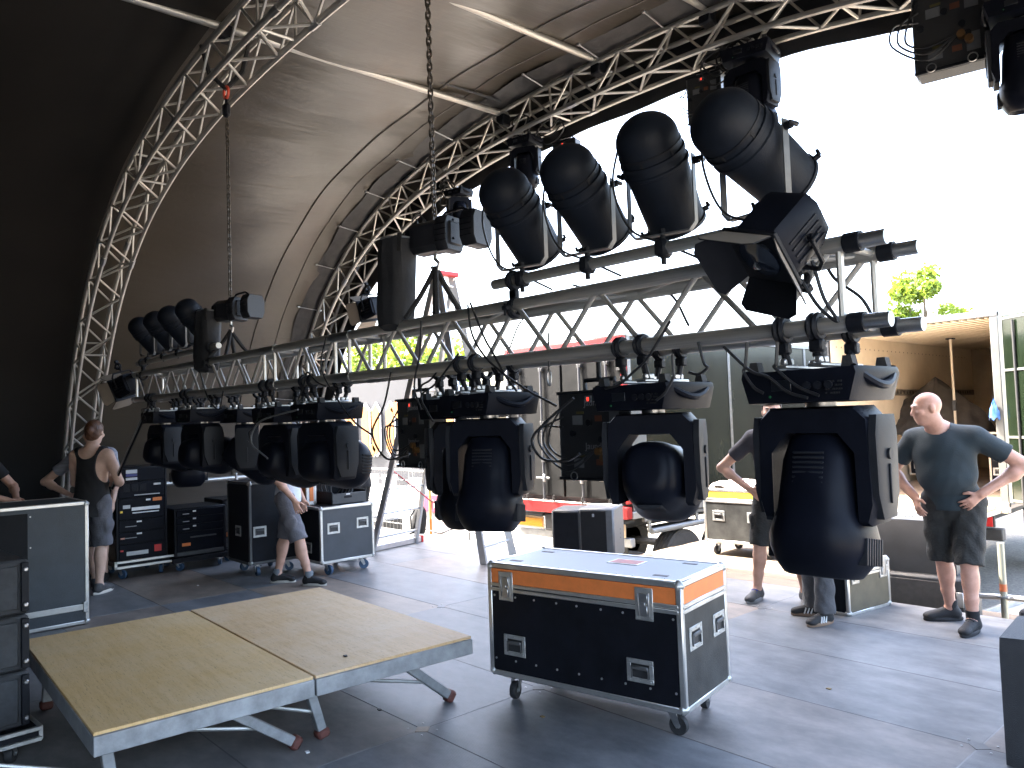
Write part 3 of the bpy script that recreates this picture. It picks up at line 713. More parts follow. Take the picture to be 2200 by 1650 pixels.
# --- loose leads, safety wires and a carabiner looped over the straight truss
def lead(label, pts, r=.0055, y=TYF-.05, m=None):
    w = [P(px, py, y=y) for px, py in pts]; o = obj('loose_cable', MB().tube(catmull([p-w[0] for p in w], 8), r, 6), m or CABLE); o.location = w[0]
    return tag(o, label, 'cable', 'leads hanging on the truss')
lead('thin black lead drooping in a long curve from the PAR bar to the panel lamp', ((1005, 655), (1015, 720), (1050, 775), (1120, 830), (1195, 872)))
lead('black lead sagging left of the label-covered panel lamp', ((1232, 855), (1175, 905), (1143, 945), (1165, 985), (1215, 990), (1245, 975)), .006)
lead('black lead hanging straight down right of the big chain bag', ((905, 690), (902, 760), (890, 830), (905, 880)))
lead('black lead curling below the truss joint left of the big chain bag', ((700, 725), (690, 790), (720, 850), (760, 905), (800, 935)))
lead('thin lead crossing the truss braces behind the first par can', ((1180, 650), (1120, 690), (1090, 760), (1060, 800)), .004, TYB)
lead('pair of leads lying along the truss under the second par can', ((1230, 612), (1300, 628), (1370, 612), (1440, 632), (1480, 700)), .0055, TYB)
lead('black lead dropping from the right truss end past the post', ((1770, 560), (1795, 600), (1850, 640), (1880, 690)), .006, TYB)
lead('lead looping between the two right truss chords', ((1720, 600), (1760, 660), (1800, 690), (1770, 640), (1745, 560)), .006)
lead('thin lead hanging among the left moving heads', ((430, 800), (445, 850), (470, 880), (480, 840)), .007)
lead('curved grey lead in front of the middle left moving heads', ((640, 880), (560, 905), (540, 950), (575, 985)), .006, TYF-.2, GREYP)
lead('black leads bunched under the truss above the ladder', ((840, 800), (825, 870), (800, 930), (830, 985), (880, 975)), .006)
ca = thing('carabiner', 'dark carabiner dangling on a wire below the truss next to the panel lamp', 'hook', P(1178, 715, y=TYF))
q_ = lambda px, py: P(px, py, y=TYF)-P(1178, 715, y=TYF)
rod('wire', (0, 0, 0), q_(1179, 795), .004, CABLE, ca); obj('ring', MB().tube([q_(1179, 797)+Vector((.011*math.cos(a), 0, -.03+.034*math.sin(a))) for a in np.arange(0, 2*pi, .4)], .0045, 6, True), STEEL, ca)

# --- chain hoists
CHM = mat('chain_steel', (.10, .085, .07), .45, .8, .2, 30)
def link_mesh():
    p = []
    for k in range(6): a = pi*k/5; p.append((.012*math.cos(a), 0, .0145+.012*math.sin(a)))
    for k in range(6): a = pi+pi*k/5; p.append((.012*math.cos(a), 0, -.0145+.012*math.sin(a)))
    return MB().tube(p, .0058, 5, True).mesh('link', CHM)
LINKM = link_mesh()
BAGM = mat('chain_bag_fabric', (.010, .011, .014), .75, 0, .25, 6, .5, 18)
HOISTM = mat('hoist_black', (.012, .013, .017), .5, .05, .25, 9, .2, 200)
def hoist(px, py_mot, py_top, label, lab_chain, top_hook, sc=1.0):
    bot = P(px, py_mot, y=Y1); top = P(px-2, py_top, y=Y1); top.x = bot.x; top.y = bot.y
    t = thing('chain_hoist', label, 'hoist', bot, rad(14), group='motor chain hoists')
    t.scale = (sc,)*3
    body = obj('motor_body', MB().box((.02, 0, 0), (.30, .15, .17), .03), HOISTM, t)
    for sx in (.13, .30):
        hexp = [(-.075, .05), (-.055, .095), (.055, .095), (.075, .05), (.075, -.05), (.055, -.095), (-.055, -.095), (-.075, -.05)]
        e = obj('end_cover', MB().prism([(u*1.15, v) for u, v in hexp], sx-.045 if sx > .2 else sx-.05, sx+.05 if sx > .2 else sx+.03, 'x', inset=.06), HOISTM, t)
        for k in range(4): box('rib', (sx, -.088, -.045+k*.03), (.075, .006, .006), BLKM, e, .001)
    for zz in (.05, -.05): link('socket', SOCKM, body, T(.215, -.08, zz) @ Matrix.Diagonal((.5, .6, .5, 1)))
    box('gear_cover', (-.10, 0, 0), (.12, .15, .15), BLKG, t, .03)
    obj('carry_handle', MB().tube([(.06, 0, .09), (.10, 0, .125), (.22, 0, .13), (.28, 0, .095)], .008, 6), BLKM, t)
    # chain bag
    rings = []
    for z, rx, ry in ((.03, .10, .085), (-.05, .105, .09), (-.2, .11, .085), (-.35, .105, .09), (-.45, .10, .08), (-.475, .07, .05)):
        ring = sup(rx, ry, z, 28, 2.6); rings.append([(x*(1+.035*math.sin(k*1.9+z*7)), y*(1+.06*math.sin(k*2.3+z*5)), zz+.006*math.sin(k*.9)) for k, (x, y, zz) in enumerate(ring)])
    bag = obj('chain_bag', MB().loft(rings), BAGM, t, T(-.20, -.06, -.02) @ RY(rad(4)))
    obj('bag_ring', MB().tube([(.10*math.cos(a), .085*math.sin(a), .035) for a in np.arange(0, 2*pi, .3)], .006, 6, True), STEEL, bag)
    obj('bag_strap', MB().box((.09, -.085, -.0), (.03, .008, .1), .002), BLKC, bag)
    # hook and slings below
    obj('hook', MB().tube([(.02, 0, -.09), (.02, 0, -.12), (.045, 0, -.145), (.035, 0, -.175), (.01, 0, -.178), (-.008, 0, -.16)], .011, 8), STEEL, t)
    dz = (tz(bot.x, 1)-bot.z)/sc
    for sx in (-.10, .12):
        for sy in (-.125, .125): obj('sling', MB().tube(catmull([(.02, 0, -.165), (sx*.5+.01, sy*.5, (dz-.165)*.5), (sx, sy/sc, dz+.03)], 5), .016, 6), BLKC, t)
    c = thing('hoist_chain', lab_chain, 'chain', bot+Vector((0, 0, .07)), group='hanging hoist chains')
    n = int((top.z-bot.z-.07)/.037)
    for k in range(n): link('link', LINKM, c, T(.02*math.cos(rad(14)), .02*math.sin(rad(14)), k*.037) @ RZ(pi/2*(k % 2)+.5))
    if top_hook:
        zt = n*.037
        box('hook_block', (.02, 0, zt+.06), (.07, .06, .12), BLKM, c, .02)
        obj('shackle', MB().tube([(.02+.045*math.cos(a), 0, zt+.21+.05*math.sin(a)) for a in np.arange(0, 2*pi, .4)], .013, 6, True), mat('red_shackle', (.5, .06, .03), .45, .2), c)
        rod('hook', (.02, 0, zt+.12), (.02, 0, zt+.18), .014, BLKM, c)
        for s in (-1, 1): obj('sling', MB().tube([(.02, 0, zt+.24), (.02+s*.10, s*.10, zt+.38), (.02+s*.13, s*.15, zt+.62)], .02, 6), BLKC, c)
hoist(492, 668, 245, 'chain hoist motor with hanging black bag above the left part of the truss', 'long dark chain hanging from the left arch', True, 1.0)
hoist(928, 512, -140, 'chain hoist motor with big black chain bag in the middle of the picture', 'thick dark chain running up out of the top of the picture', False, 1.0)

# --- lamps on the far arch
def arch_pt(px, py): return P(px, py, y=Y2)
def arch_head(px, py, label, sc=.62, pan=.3, tilt=.15):
    c = arch_pt(px, py); return moving_head(c.x, label, pan, tilt, basez=c.z, y=Y2, rz=.2, sc=sc, clamps=False, group='small moving heads on the far arch')
arch_head(1128, 300, 'small moving head under the far arch at the left of the par cans', .78)
arch_head(1612, 110, 'moving head under the far arch above the rightmost par can', 1.0, -.2)
arch_head(2195, 5, 'moving head cut off by the top right corner', 1.0, .1)
arch_head(985, 410, 'small moving head on the far arch just above the middle chain hoist', .7, 1.0)
for px, py, s, lab in ((1212, 340, .9, 'panel lamp on the far arch right of the small moving head'), (1512, 210, 1.0, 'panel lamp with small labels on the far arch behind the rightmost par can'), (2040, 50, 1.45, 'large panel lamp hanging from the far arch at the top right')):
    c = P(px, py, y=Y2+.05); panel_lamp(Matrix.Translation(c) @ RZ(rad(12)), lab, w=.30, h=.42, sc=s, group='panel lamps on the far arch', txt=False)
dv = P(690, 700, y=5.3)-P(800, 650, y=5.4)
fresnel(aim(P(790, 668, y=5.35), dv, rad(10)), 'barn-door lamp fixed low on the far arch beside the big chain bag', 1.0)
# loose clutter on the arch: multicore coils tied along it
for k, (px, py) in enumerate(((1120, 262), (1180, 262), (1540, 120), (1580, 95), (960, 400), (900, 470))):
    c = P(px, py, y=Y2-.05); t = thing('cable_coil', ('tangle of black leads tied to the far arch, %s' % ('left of the first small moving head', 'right of the first small moving head', 'left of the upper moving head', 'at the upper moving head clamp', 'above the middle hoist', 'left of the middle hoist')[k]), 'cable', c, group='leads tied along the far arch')
    for j in range(3):
        rr = .10+.03*j; ph = random.random()*6
        obj('cable', MB().tube([(rr*math.cos(a)+.02*math.sin(3*a+ph), .03*math.sin(a+ph), rr*.8*math.sin(a)-.05*j) for a in np.arange(0, 2*pi, .35)], .008, 5, True), CABLE, t)
# ================================================================== CASES AND STAGE GEAR
def caster(parent, x, y, z_top, r=.05, rz=0., blue=False):
    M = T(x, y, 0) @ RZ(rz)
    k = ('cm', round(r, 3), round(z_top, 3), blue)
    if k not in _ROD:
        f = MB(); f.box((0, 0, z_top-.006), (.11, .085, .012), .002); f.cyl((0, 0, z_top-.03), (0, 0, z_top-.01), .026, 12)
        for s in (-1, 1): f.prism([(-.02, z_top-.03), (.028, z_top-.03), (.045, r), (.025, r-.012), (.008, r+.01)], s*.024-.002, s*.024+.002, 'y')
        f.cyl((.03, -.028, r), (.03, .028, r), .007, 8)
        w = MB().lathe([(r*.62, -.016), (r*.95, -.018), (r, -.012), (r, .012), (r*.95, .018), (r*.62, .016)], 20, T(.03, 0, r) @ RX(pi/2))
        h = MB().lathe([(.006, -.017), (r*.6, -.014), (r*.62, 0), (r*.6, .014), (.006, .017)], 16, T(.03, 0, r) @ RX(pi/2))
        _ROD[k] = (f.mesh('fork', STEEL), w.mesh('tyre', RUB if not blue else mat('blue_tyre', (.035, .075, .14), .5)), h.mesh('hub', ALUD if not blue else BLUEW))
    f, w, h = _ROD[k]; o = link('caster', f, parent, M); link('tyre', w, o); link('hub', h, o); return o
_HND = {}
def handle_parts(parent, M, w=.155, h=.12):
    """recessed spring handle: frame plate, dish, bar"""
    k = (w, h)
    if k not in _HND:
        fr = MB()
        for c, s in (((0, -.002, h/2-.012), (w, .006, .024)), ((0, -.002, -h/2+.012), (w, .006, .024)), ((-w/2+.012, -.002, 0), (.024, .006, h-.048)), ((w/2-.012, -.002, 0), (.024, .006, h-.048))): fr.box(c, s, .0015)
        for i in (-1, 1):
            for j in (-1, 0, 1): fr.cyl((j*w*.38, -.005, i*(h/2-.012)), (j*w*.38, -.008, i*(h/2-.012)), .004, 6)
        di = MB().box((0, .001, 0), (w-.05, .004, h-.05), 0)
        br = MB().box((0, -.010, h*.14), (w-.056, .012, .022), .005)
        for s in (-1, 1): br.box((s*(w/2-.03), -.008, -.008), (.006, .008, .06), .001)
        _HND[k] = (fr.mesh('handle', ALUD), di.mesh('dish', mat('handle_dish', (.05, .05, .052), .45, .5)), br.mesh('grip', mat('handle_grip', (.10, .10, .10), .45, .4)))
    a, b, c = _HND[k]; o = link('handle', a, parent, M); link('dish', b, o); link('grip', c, o); return o
def latch_parts(parent, M):
    if 'l' not in _HND:
        pl = MB(); pl.box((0, -.003, 0), (.105, .006, .17), .006)
        for i in (-1, 1):
            for j in (-1, 0, 1): pl.cyl((i*.043, -.005, j*.07), (i*.043, -.009, j*.07), .0045, 6)
        bd = MB(); bd.box((0, -.009, .03), (.05, .008, .05), .003); bd.box((0, -.009, -.035), (.045, .008, .055), .003); bd.box((0, -.013, 0), (.022, .006, .02), .002)
        for s in (-1, 1): bd.box((s*.03, -.010, 0), (.005, .006, .12), .001)
        _HND['l'] = (pl.mesh('latch', ALUD), bd.mesh('butterfly', STEEL))
    a, b = _HND['l']; o = link('latch', a, parent, M); link('butterfly', b, o); return o
BALL = MB().box((0, 0, 0), (.062, .062, .062), .024).mesh('ball_corner', ALUD)
RIVET = MB().cyl((0, 0, 0), (0, -.003, 0), .0065, 8).mesh('rivet', ALUD)
FACE = {'f': lambda w, d: (T(0, -d/2, 0), w), 'b': lambda w, d: (RZ(pi) @ T(0, -d/2, 0), w), 'r': lambda w, d: (RZ(pi/2) @ T(0, -w/2, 0), d), 'l': lambda w, d: (RZ(-pi/2) @ T(0, -w/2, 0), d)}
def flight_case(name, label, loc, rz, w, d, h, z0=.15, lid=.0, stripe=None, panel=CASEP, side=None, top=None, handles=(), latches=(), casters=True, blue=False, rivets=(), cat='case', e=.034, group=None, trim=None, corner=True, wheel=.05):
    trim = trim or ALU; side = side or panel; top = top or panel
    t = thing(name, label, cat, loc, rz, group)
    zc = z0+h/2; i = .006
    for nm, c, s, m in (('front_panel', (0, -d/2+.006, zc), (w-.02, .012-.0, h-.02), panel), ('back_panel', (0, d/2-.006, zc), (w-.02, .012, h-.02), panel), ('side_panel', (-w/2+.006, 0, zc), (.012, d-.03, h-.02), side), ('side_panel', (w/2-.006, 0, zc), (.012, d-.03, h-.02), side), ('top_panel', (0, 0, z0+h-.006), (w-.03, d-.03, .012), top), ('bottom_panel', (0, 0, z0+.006), (w-.03, d-.03, .012), panel)):
        box(nm, c, s, m, t, .001)
    q = e/2-.004
    for sx in (-1, 1):
        for sy in (-1, 1): box('edge_trim', (sx*(w/2-q), sy*(d/2-q), zc), (e, e, h-.05), trim, t, .006)
    for sz in (z0+q, z0+h-q):
        for sy in (-1, 1): box('edge_trim', (0, sy*(d/2-q), sz), (w-.05, e, e), trim, t, .006)
        for sx in (-1, 1): box('edge_trim', (sx*(w/2-q), 0, sz), (e, d-.05, e), trim, t, .006)
    if corner:
        for sx in (-1, 1):
            for sy in (-1, 1):
                for sz in (z0+.02, z0+h-.02): link('ball_corner', BALL, t, T(sx*(w/2-.018), sy*(d/2-.018), sz))
    if lid:
        zl = z0+h-lid
        for dz, th in ((.0, .022), (-.026, .022)):
            for sy in (-1, 1): box('lid_profile', (0, sy*(d/2+.001), zl+dz), (w-.03, .010, th), trim, t, .003)
            for sx in (-1, 1): box('lid_profile', (sx*(w/2+.001), 0, zl+dz), (.010, d-.03, th), trim, t, .003)
        if stripe:
            zs = (zl+.012+z0+h-.03)/2; hs = z0+h-.03-zl-.012
            for sy in (-1, 1): box('stripe', (0, sy*(d/2-.001), zs), (w-.06, .004, hs), stripe, t, 0)
            for sx in (-1, 1): box('stripe', (sx*(w/2-.001), 0, zs), (.004, d-.06, hs), stripe, t, 0)
    for f, u, z in handles: handle_parts(t, FACE[f](w, d)[0] @ T(u, 0, z))
    for f, u, z in latches: latch_parts(t, FACE[f](w, d)[0] @ T(u, -.002, z))
    for f, u, z in rivets: link('rivet', RIVET, t, FACE[f](w, d)[0] @ T(u, 0, z))
    if casters:
        for sx in (-1, 1):
            for sy in (-1, 1): caster(t, sx*(w/2-.12), sy*(d/2-.10), z0, wheel, .6*sx+sy*.9+random.uniform(-.4, .4), blue)
    return t
# --- the flight case in the foreground
ctr = (P(1047, 1209, z=.8)+P(1558, 1212, z=.8))/2; ctr.z = 0
riv = [('f', -.58+.145*k+.01*(k % 2), .615) for k in range(9)]+[('f', -.58+.145*k, .245) for k in range(9)]
fc = flight_case('flight_case', 'large black flight case with orange stripe and blue-grey lid on casters, standing in front', ctr, rad(10.8), 1.255, .585, .655, .148, .125, ORANGE, CASEP, CASEG, CASELID,
    handles=(('f', -.44, .335), ('f', .38, .325), ('r', -.14, .50), ('r', .165, .50), ('l', -.14, .5), ('l', .15, .5)), latches=(('f', -.49, .675), ('f', .42, .675), ('b', -.4, .675), ('b', .4, .675)), rivets=riv)
for x, y in ((-.50, -.17), (-.50, .17), (.46, -.17), (.46, .2)): box('stacking_cup', (x, y, .8035), (.085, .03, .003), mat('cup_dark', (.05, .035, .04), .6), fc, .001)
for s in (-1, 1):
    box('caster_board', (s*.5, -.19, .137), (.20, .13, .02), BLKM, fc, .003); box('caster_board', (s*.5, .19, .137), (.20, .13, .02), BLKM, fc, .003)
lf = box('label_frame', (.12, .08, .8045), (.20, .13, .004), ALUD, fc, .001); box('red_card', (.12, .08, .8068), (.175, .105, .002), mat('faded_red_card', (.45, .12, .10), .6, 0, .3, 20), fc, 0)
for k in range(12): box('rivet_row', (-.53+.095*k, -.235, .8065-.003), (.008, .008, .004), ALUD, fc, .001)

# --- wooden platform: two stage decks side by side
PLYM = bpy.data.materials.new('plywood_top'); PLYM.use_nodes = True
def ply(mname, c0, c1, c2, worn):
    m = bpy.data.materials.new(mname); m.use_nodes = True; t = m.node_tree; n = t.nodes; L = t.links; b = n['Principled BSDF']
    tc = n.new('ShaderNodeTexCoord'); mp = n.new('ShaderNodeMapping'); mp.inputs['Scale'].default_value = (.9, 12, 1); L.new(tc.outputs['Object'], mp.inputs[0])
    nz = n.new('ShaderNodeTexNoise'); nz.inputs['Scale'].default_value = 2.2; nz.inputs['Detail'].default_value = 14; nz.inputs['Roughness'].default_value = .78; nz.inputs['Distortion'].default_value = .25; L.new(mp.outputs[0], nz.inputs['Vector'])
    cr = n.new('ShaderNodeValToRGB'); e = cr.color_ramp.elements; e[0].position = .3; e[1].position = .72; e[0].color = (*c0, 1); e[1].color = (*c2, 1); x = e.new(.5); x.color = (*c1, 1); L.new(nz.outputs['Fac'], cr.inputs[0])
    n2 = n.new('ShaderNodeTexNoise'); n2.inputs['Scale'].default_value = 1.6; n2.inputs['Detail'].default_value = 8; n2.inputs['Roughness'].default_value = .75; L.new(tc.outputs['Object'], n2.inputs['Vector'])
    r2 = n.new('ShaderNodeValToRGB'); r2.color_ramp.elements[0].position = .42; r2.color_ramp.elements[1].position = .75; L.new(n2.outputs['Fac'], r2.inputs[0])
    mx = n.new('ShaderNodeMix'); mx.data_type = 'RGBA'; mx.inputs[7].default_value = (*worn, 1); sm_ = n.new('ShaderNodeMath'); sm_.operation = 'MULTIPLY'; sm_.inputs[1].default_value = .55; L.new(r2.outputs[0], sm_.inputs[0]); L.new(sm_.outputs[0], mx.inputs[0]); L.new(cr.outputs[0], mx.inputs[6])
    # dark nicks
    n3 = n.new('ShaderNodeTexNoise'); n3.inputs['Scale'].default_value = 26; n3.inputs['Detail'].default_value = 5; L.new(mp.outputs[0], n3.inputs['Vector'])
    r3 = n.new('ShaderNodeValToRGB'); r3.color_ramp.elements[0].position = .30; r3.color_ramp.elements[1].position = .40; r3.color_ramp.elements[0].color = (.45, .42, .4, 1); r3.color_ramp.elements[1].color = (1, 1, 1, 1); L.new(n3.outputs['Fac'], r3.inputs[0])
    m3 = n.new('ShaderNodeMix'); m3.data_type = 'RGBA'; m3.blend_type = 'MULTIPLY'; m3.inputs[0].default_value = .8; L.new(mx.outputs[2], m3.inputs[6]); L.new(r3.outputs[0], m3.inputs[7]); L.new(m3.outputs[2], b.inputs['Base Color'])
    mr = n.new('ShaderNodeMapRange'); b.inputs['Specular IOR Level'].default_value = .22; mr.inputs['To Min'].default_value = .45; mr.inputs['To Max'].default_value = .65; L.new(n2.outputs['Fac'], mr.inputs[0]); L.new(mr.outputs[0], b.inputs['Roughness'])
    bp = n.new('ShaderNodeBump'); bp.inputs['Strength'].default_value = .12; bp.inputs['Distance'].default_value = .004; L.new(nz.outputs['Fac'], bp.inputs['Height']); L.new(bp.outputs[0], b.inputs['Normal'])
    return m
PLY1 = ply('plywood_honey', (.50, .31, .12), (.61, .40, .18), (.67, .46, .23), (.66, .53, .36))
PLY2 = ply('plywood_worn', (.46, .29, .14), (.56, .37, .19), (.62, .43, .24), (.70, .58, .44))
DECKM = mat('deck_edge_alloy', (.30, .31, .32), .5, .5, .3, 7, .1, 60)
DZ = .40; FOOTR = mat('red_rubber_foot', (.10, .03, .022), .6, 0, .2, 20)
pf0 = P(198, 1575, z=DZ); DA = rad(-2.2)
def deck(off, wdt, label, m, feet):
    o = Vector((pf0.x, pf0.y, 0)); t = thing('stage_deck', label, 'platform', o, DA, group='wooden stage decks')
    L = 1.99; y0, y1 = off, off+wdt
    box('plywood_top', (-L/2, (y0+y1)/2, DZ-.008), (L, wdt-.008, .016), m, t, .002)
    for nm, c, s in (('frame_rail', (-.004, (y0+y1)/2, DZ-.058), (.03, wdt-.004, .086)), ('frame_rail', (-L+.012, (y0+y1)/2, DZ-.058), (.03, wdt-.004, .086)), ('frame_rail', (-L/2, y0+.014, DZ-.060), (L-.04, .026, .084)), ('frame_rail', (-L/2, y1-.014, DZ-.060), (L-.04, .026, .084))): box(nm, c, s, DECKM, t, .003)
    for k in range(3): box('cross_rail', (-L*(k+1)/4, (y0+y1)/2, DZ-.07), (.04, wdt-.06, .05), ALUD, t, .002)
    for (xf, yf, xt, yt) in feet:
        a = Vector((xt, yt, DZ-.085)); b = Vector((xf, yf, .03)); d = b-a
        M = Matrix.Translation(a) @ d.to_track_quat('Z', 'X').to_matrix().to_4x4()
        lg = obj('leg', MB().box((0, 0, d.length/2), (.05, .05, d.length), .004), DECKM, t, M)
        obj('rubber_foot', MB().box((0, 0, d.length), (.07, .07, .05), .012), FOOTR, lg)
        rod('leg_brace', a+Vector((0, -.42 if yt < yf else .42, 0)), a.lerp(b, .6), .010, ALUD, t)
    return t
deck(0, 1.0, 'honey-coloured plywood stage deck with metal edge, next to the stacked loudspeakers', PLY1, ((-.18, .97, -.18, .58), (-1.8, .97, -1.8, .58), (-.18, .12, -.18, -.02+.1), (-1.8, .1, -1.8, .12)))
deck(1.006, .985, 'worn pinkish plywood stage deck pointing at the flight case', PLY2, ((-.16, 1.93, -.14, 1.58), (-1.8, 1.93, -1.8, 1.58), (-.20, 1.13, -.20, 1.05), (-1.8, 1.13, -1.8, 1.05)))

# --- loudspeaker stack at the left edge
SPK = mat('speaker_textured_black', (.022, .023, .025), .6, 0, .25, 14, .45, 420)
GRIL = mat('speaker_grille', (.05, .052, .055), .6, .3, .25, 30, .5, 500)
def speaker_box(name, label, loc, rz, w, d, h, group, M=None):
    t = thing(name, label, 'loudspeaker', loc, rz, group)
    box('cabinet', (0, d/2, h/2), (w, d, h), SPK, t, .012)
    box('grille', (0, -.004, h/2), (w-.10, .014, h-.06), GRIL, t, .004)
    obj('driver_cone', MB().lathe([(.10, 0), (.098, .008), (.06, .004), (.03, .001), (.002, .003)], 24), mat('cone_black', (.008, .008, .009), .7), t, T(-w*.1, -.011, h/2) @ RX(pi/2))
    for s in (-1, 1):
        box('rigging_rail', (s*(w/2-.02), -.012, h/2), (.035, .02, h-.03), BLKM, t, .003)
        for z in (.05, h-.05): box('lock_pin', (s*(w/2-.02), -.026, z), (.022, .016, .022), STEEL, t, .005)
    return t
sp = P(112, 1560, z=.14)
SB = Vector((-4.62, .80, 0))
for k, lab in enumerate(('lowest of three stacked black loudspeakers at the left edge', 'middle one of three stacked black loudspeakers at the left edge', 'topmost of three stacked black loudspeakers at the left edge')):
    t = speaker_box('loudspeaker', lab, (SB.x-.0, SB.y-.55, .185+k*.283), rad(90+4), 1.1, .55, .278, 'line array boxes stacked on a dolly')
dol = thing('speaker_dolly', 'black wheeled dolly with metal rims under the stacked loudspeakers', 'dolly', (SB.x, SB.y-.55, 0), rad(94))
box('platform', (0, .26, .15), (1.16, .62, .06), CASEP, dol, .004)
for z in (.125, .178):
    box('edge_trim', (0, -.06, z), (1.18, .02, .022), ALUD, dol, .003)
for s in (-1, 1): box('edge_trim', (s*.59, .26, .15), (.02, .62, .07), ALUD, dol, .003)
for sx in (-1, 1):
    for y in (.05, .48): caster(dol, sx*.47, y, .12, .045, sx)
# --- big case behind it
lc = flight_case('upright_case', 'tall dark case with metal edges standing behind the stacked loudspeakers', (-7.98, 1.14, 0), rad(90), 1.24, .72, 1.06, .01, .0, None, mat('case_panel_slate', (.035, .042, .048), .5, 0, .2, 6, .25, 240), casters=False)
box('lid_profile', (0, -.362, .155), (1.2, .012, .05), ALU, lc, .003)
hg = box('hinge', (.595, -.37, .155), (.04, .012, .09), ALUD, lc, .003)
op = box('recess', (-.02, -.361, .78), (.36, .006, .46), mat('recess_black', (.004, .004, .005), .9), lc, .001)
for x in (-.45, -.22, .18):
    for z in (.98, .72): link('rivet', RIVET, lc, T(x, -.36, z))

# --- amplifier racks along the left wall
def rack(label, y0, y1, z0, z1, units, x=-9.6, plinth=None, group='amplifier racks'):
    w = y1-y0; d = .62; t = thing('equipment_rack', label, 'rack', (x, (y0+y1)/2, 0), rad(90), group)
    box('frame', (0, d/2+.012, (z0+z1)/2), (w, d, z1-z0), BLKM, t, .008)
    for s in (-1, 1): box('rack_rail', (s*(w/2-.014), .002, (z0+z1)/2), (.024, .022, z1-z0-.02), BLKM, t, .002)
    n = len(units); hh = (z1-z0-.03)/sum(u[0] for u in units); z = z1-.015
    for u in units:
        uh = u[0]*hh; zc = z-uh/2; z -= uh
        p = box('unit_panel', (0, -.002, zc), (w-.06, .018, uh-.008), BLKG if u[1] != 'g' else DGREY, t, .003)
        for dsc in u[2:]:
            nm, dx, dz, sw, sh, m = dsc; box(nm, (dx*w, -.013, zc+dz*uh), (sw*w, .006, sh*uh), m, p, .001)
    box('base_frame', (0, d/2, z0-.03), (w+.04, d+.03, .06), BLKM, t, .004)
    if plinth:
        for z in (z0-.005, z0-.065): box('edge_trim', (.05, -.02, z), (w+.14, .02, .03), ALU, t, .004)
        for s in (-1, 1): box('edge_trim', (.05+s*(w/2+.06), -.02, z0-.035), (.03, .02, .09), ALU, t, .004)
    for sx in (-1, 1):
        for y in (.06, d-.06): caster(t, sx*(w/2-.06), y, z0-.06, .05, sx+y, True)
    return t
G1 = mat('silver_fascia', (.40, .41, .42), .45, .4, .1, 20); BLUEL = mat('blue_display', (.02, .03, .16), .3)
rack('tall rack of amplifiers with silver fascia and red socket beside the man with the bun', 2.50, 3.06, .20, 1.27, (
    (1.2, 'b', ('fascia', -.20, .25, .22, .28, G1), ('display', -.20, -.02, .22, .2, BLUEL), ('fascia', -.20, -.3, .22, .2, G1)),
    (1.5, 'b', ('socket', -.30, .1, .12, .45, BLKM), ('socket', -.14, .1, .12, .45, BLKM), ('socket', .02, .1, .12, .45, BLKM), ('strip', .1, -.35, .5, .06, G1), ('strip', .30, .25, .14, .12, G1)),
    (2.0, 'b', ('label', .30, .36, .18, .16, ORANGE), ('label', .12, .36, .09, .08, WHITE), ('label', -.30, .1, .14, .16, G1), ('socket_row', .07, -.02, .55, .15, WHITE), ('socket_row', .07, -.2, .52, .05, WHITE), ('knob', -.40, -.12, .05, .10, YELLOW)),
    (1.1, 'b', ('label', -.06, .3, .1, .13, WHITE), ('slot', -.22, -.05, .22, .05, G1)),
    (1.1, 'b', ('label', -.06, .3, .1, .13, WHITE), ('slot', -.22, .0, .22, .05, G1), ('label', -.38, .0, .08, .14, mat('pink_label', (.55, .25, .18), .5))),
    (1.4, 'b', ('fascia', -.10, -.12, .42, .26, G1), ('socket', .30, .05, .14, .45, REDL), ('label', -.40, .1, .06, .1, REDL))), plinth=True)
rack('low black rack with three small white labels and an orange tag', 3.12, 3.74, .16, .74, (
    (1, 'b', ('label', -.12, .2, .06, .2, WHITE), ('slot', -.28, -.1, .12, .1, G1)), (1, 'b', ('label', -.12, .2, .06, .2, WHITE), ('slot', -.28, -.1, .12, .1, G1)), (1, 'b', ('label', -.12, .2, .06, .2, WHITE), ('slot', -.28, -.1, .12, .1, G1)), (2.6, 'b', ('socket_row', .05, .2, .5, .08, DGREY), ('label', -.28, -.15, .16, .16, ORANGE)), (.6, 'g')), x=-9.55)
rack('narrow black rack carrying the bottle, orange tag near its foot', 3.78, 4.10, .16, .78, tuple([(1, 'g', ('slot', 0, 0, .5, .12, DGREY)) for k in range(6)]+[(1.2, 'b', ('label', -.1, 0, .55, .7, ORANGE)), (1, 'g'), (1, 'g')]), x=-9.75)
# bottle
bt = thing('drink_bottle', 'half-full cola bottle with pale label standing on the narrow rack', 'bottle', (-9.72, 3.95, .78))
obj('glass', MB().lathe([(.001, 0), (.036, .002), (.038, .02), (.038, .13), (.033, .16), (.037, .19), (.018, .27), (.013, .30), (.013, .315)], 16), mat('bottle_clear', (.55, .50, .47), .1, 0, .05, 10, spec=.8), bt)
obj('drink', MB().lathe([(.001, .003), (.0385, .02), (.0385, .125), (.001, .126)], 16), mat('cola', (.02, .008, .006), .15), bt)
obj('paper_label', MB().lathe([(.0385, .165), (.0395, .165), (.0395, .20), (.0385, .20)], 16), mat('pale_red_label', (.55, .30, .26), .5), bt)
obj('cap', MB().cyl((0, 0, .31), (0, 0, .33), .015, 12), WHITE, bt)
# rail behind the racks
rl = thing('hand_rail', 'horizontal pale metal rail behind the low racks', 'rail', (-10.6, 2.9, 0))
rod('rail', (0, 0, .98), (0, 1.65, 1.0), .03, ALU, rl, 12); rod('post', (0, .02, 0), (0, .02, .98), .022, ALUD, rl); rod('post', (0, 1.6, 0), (0, 1.6, 1.0), .022, ALUD, rl)
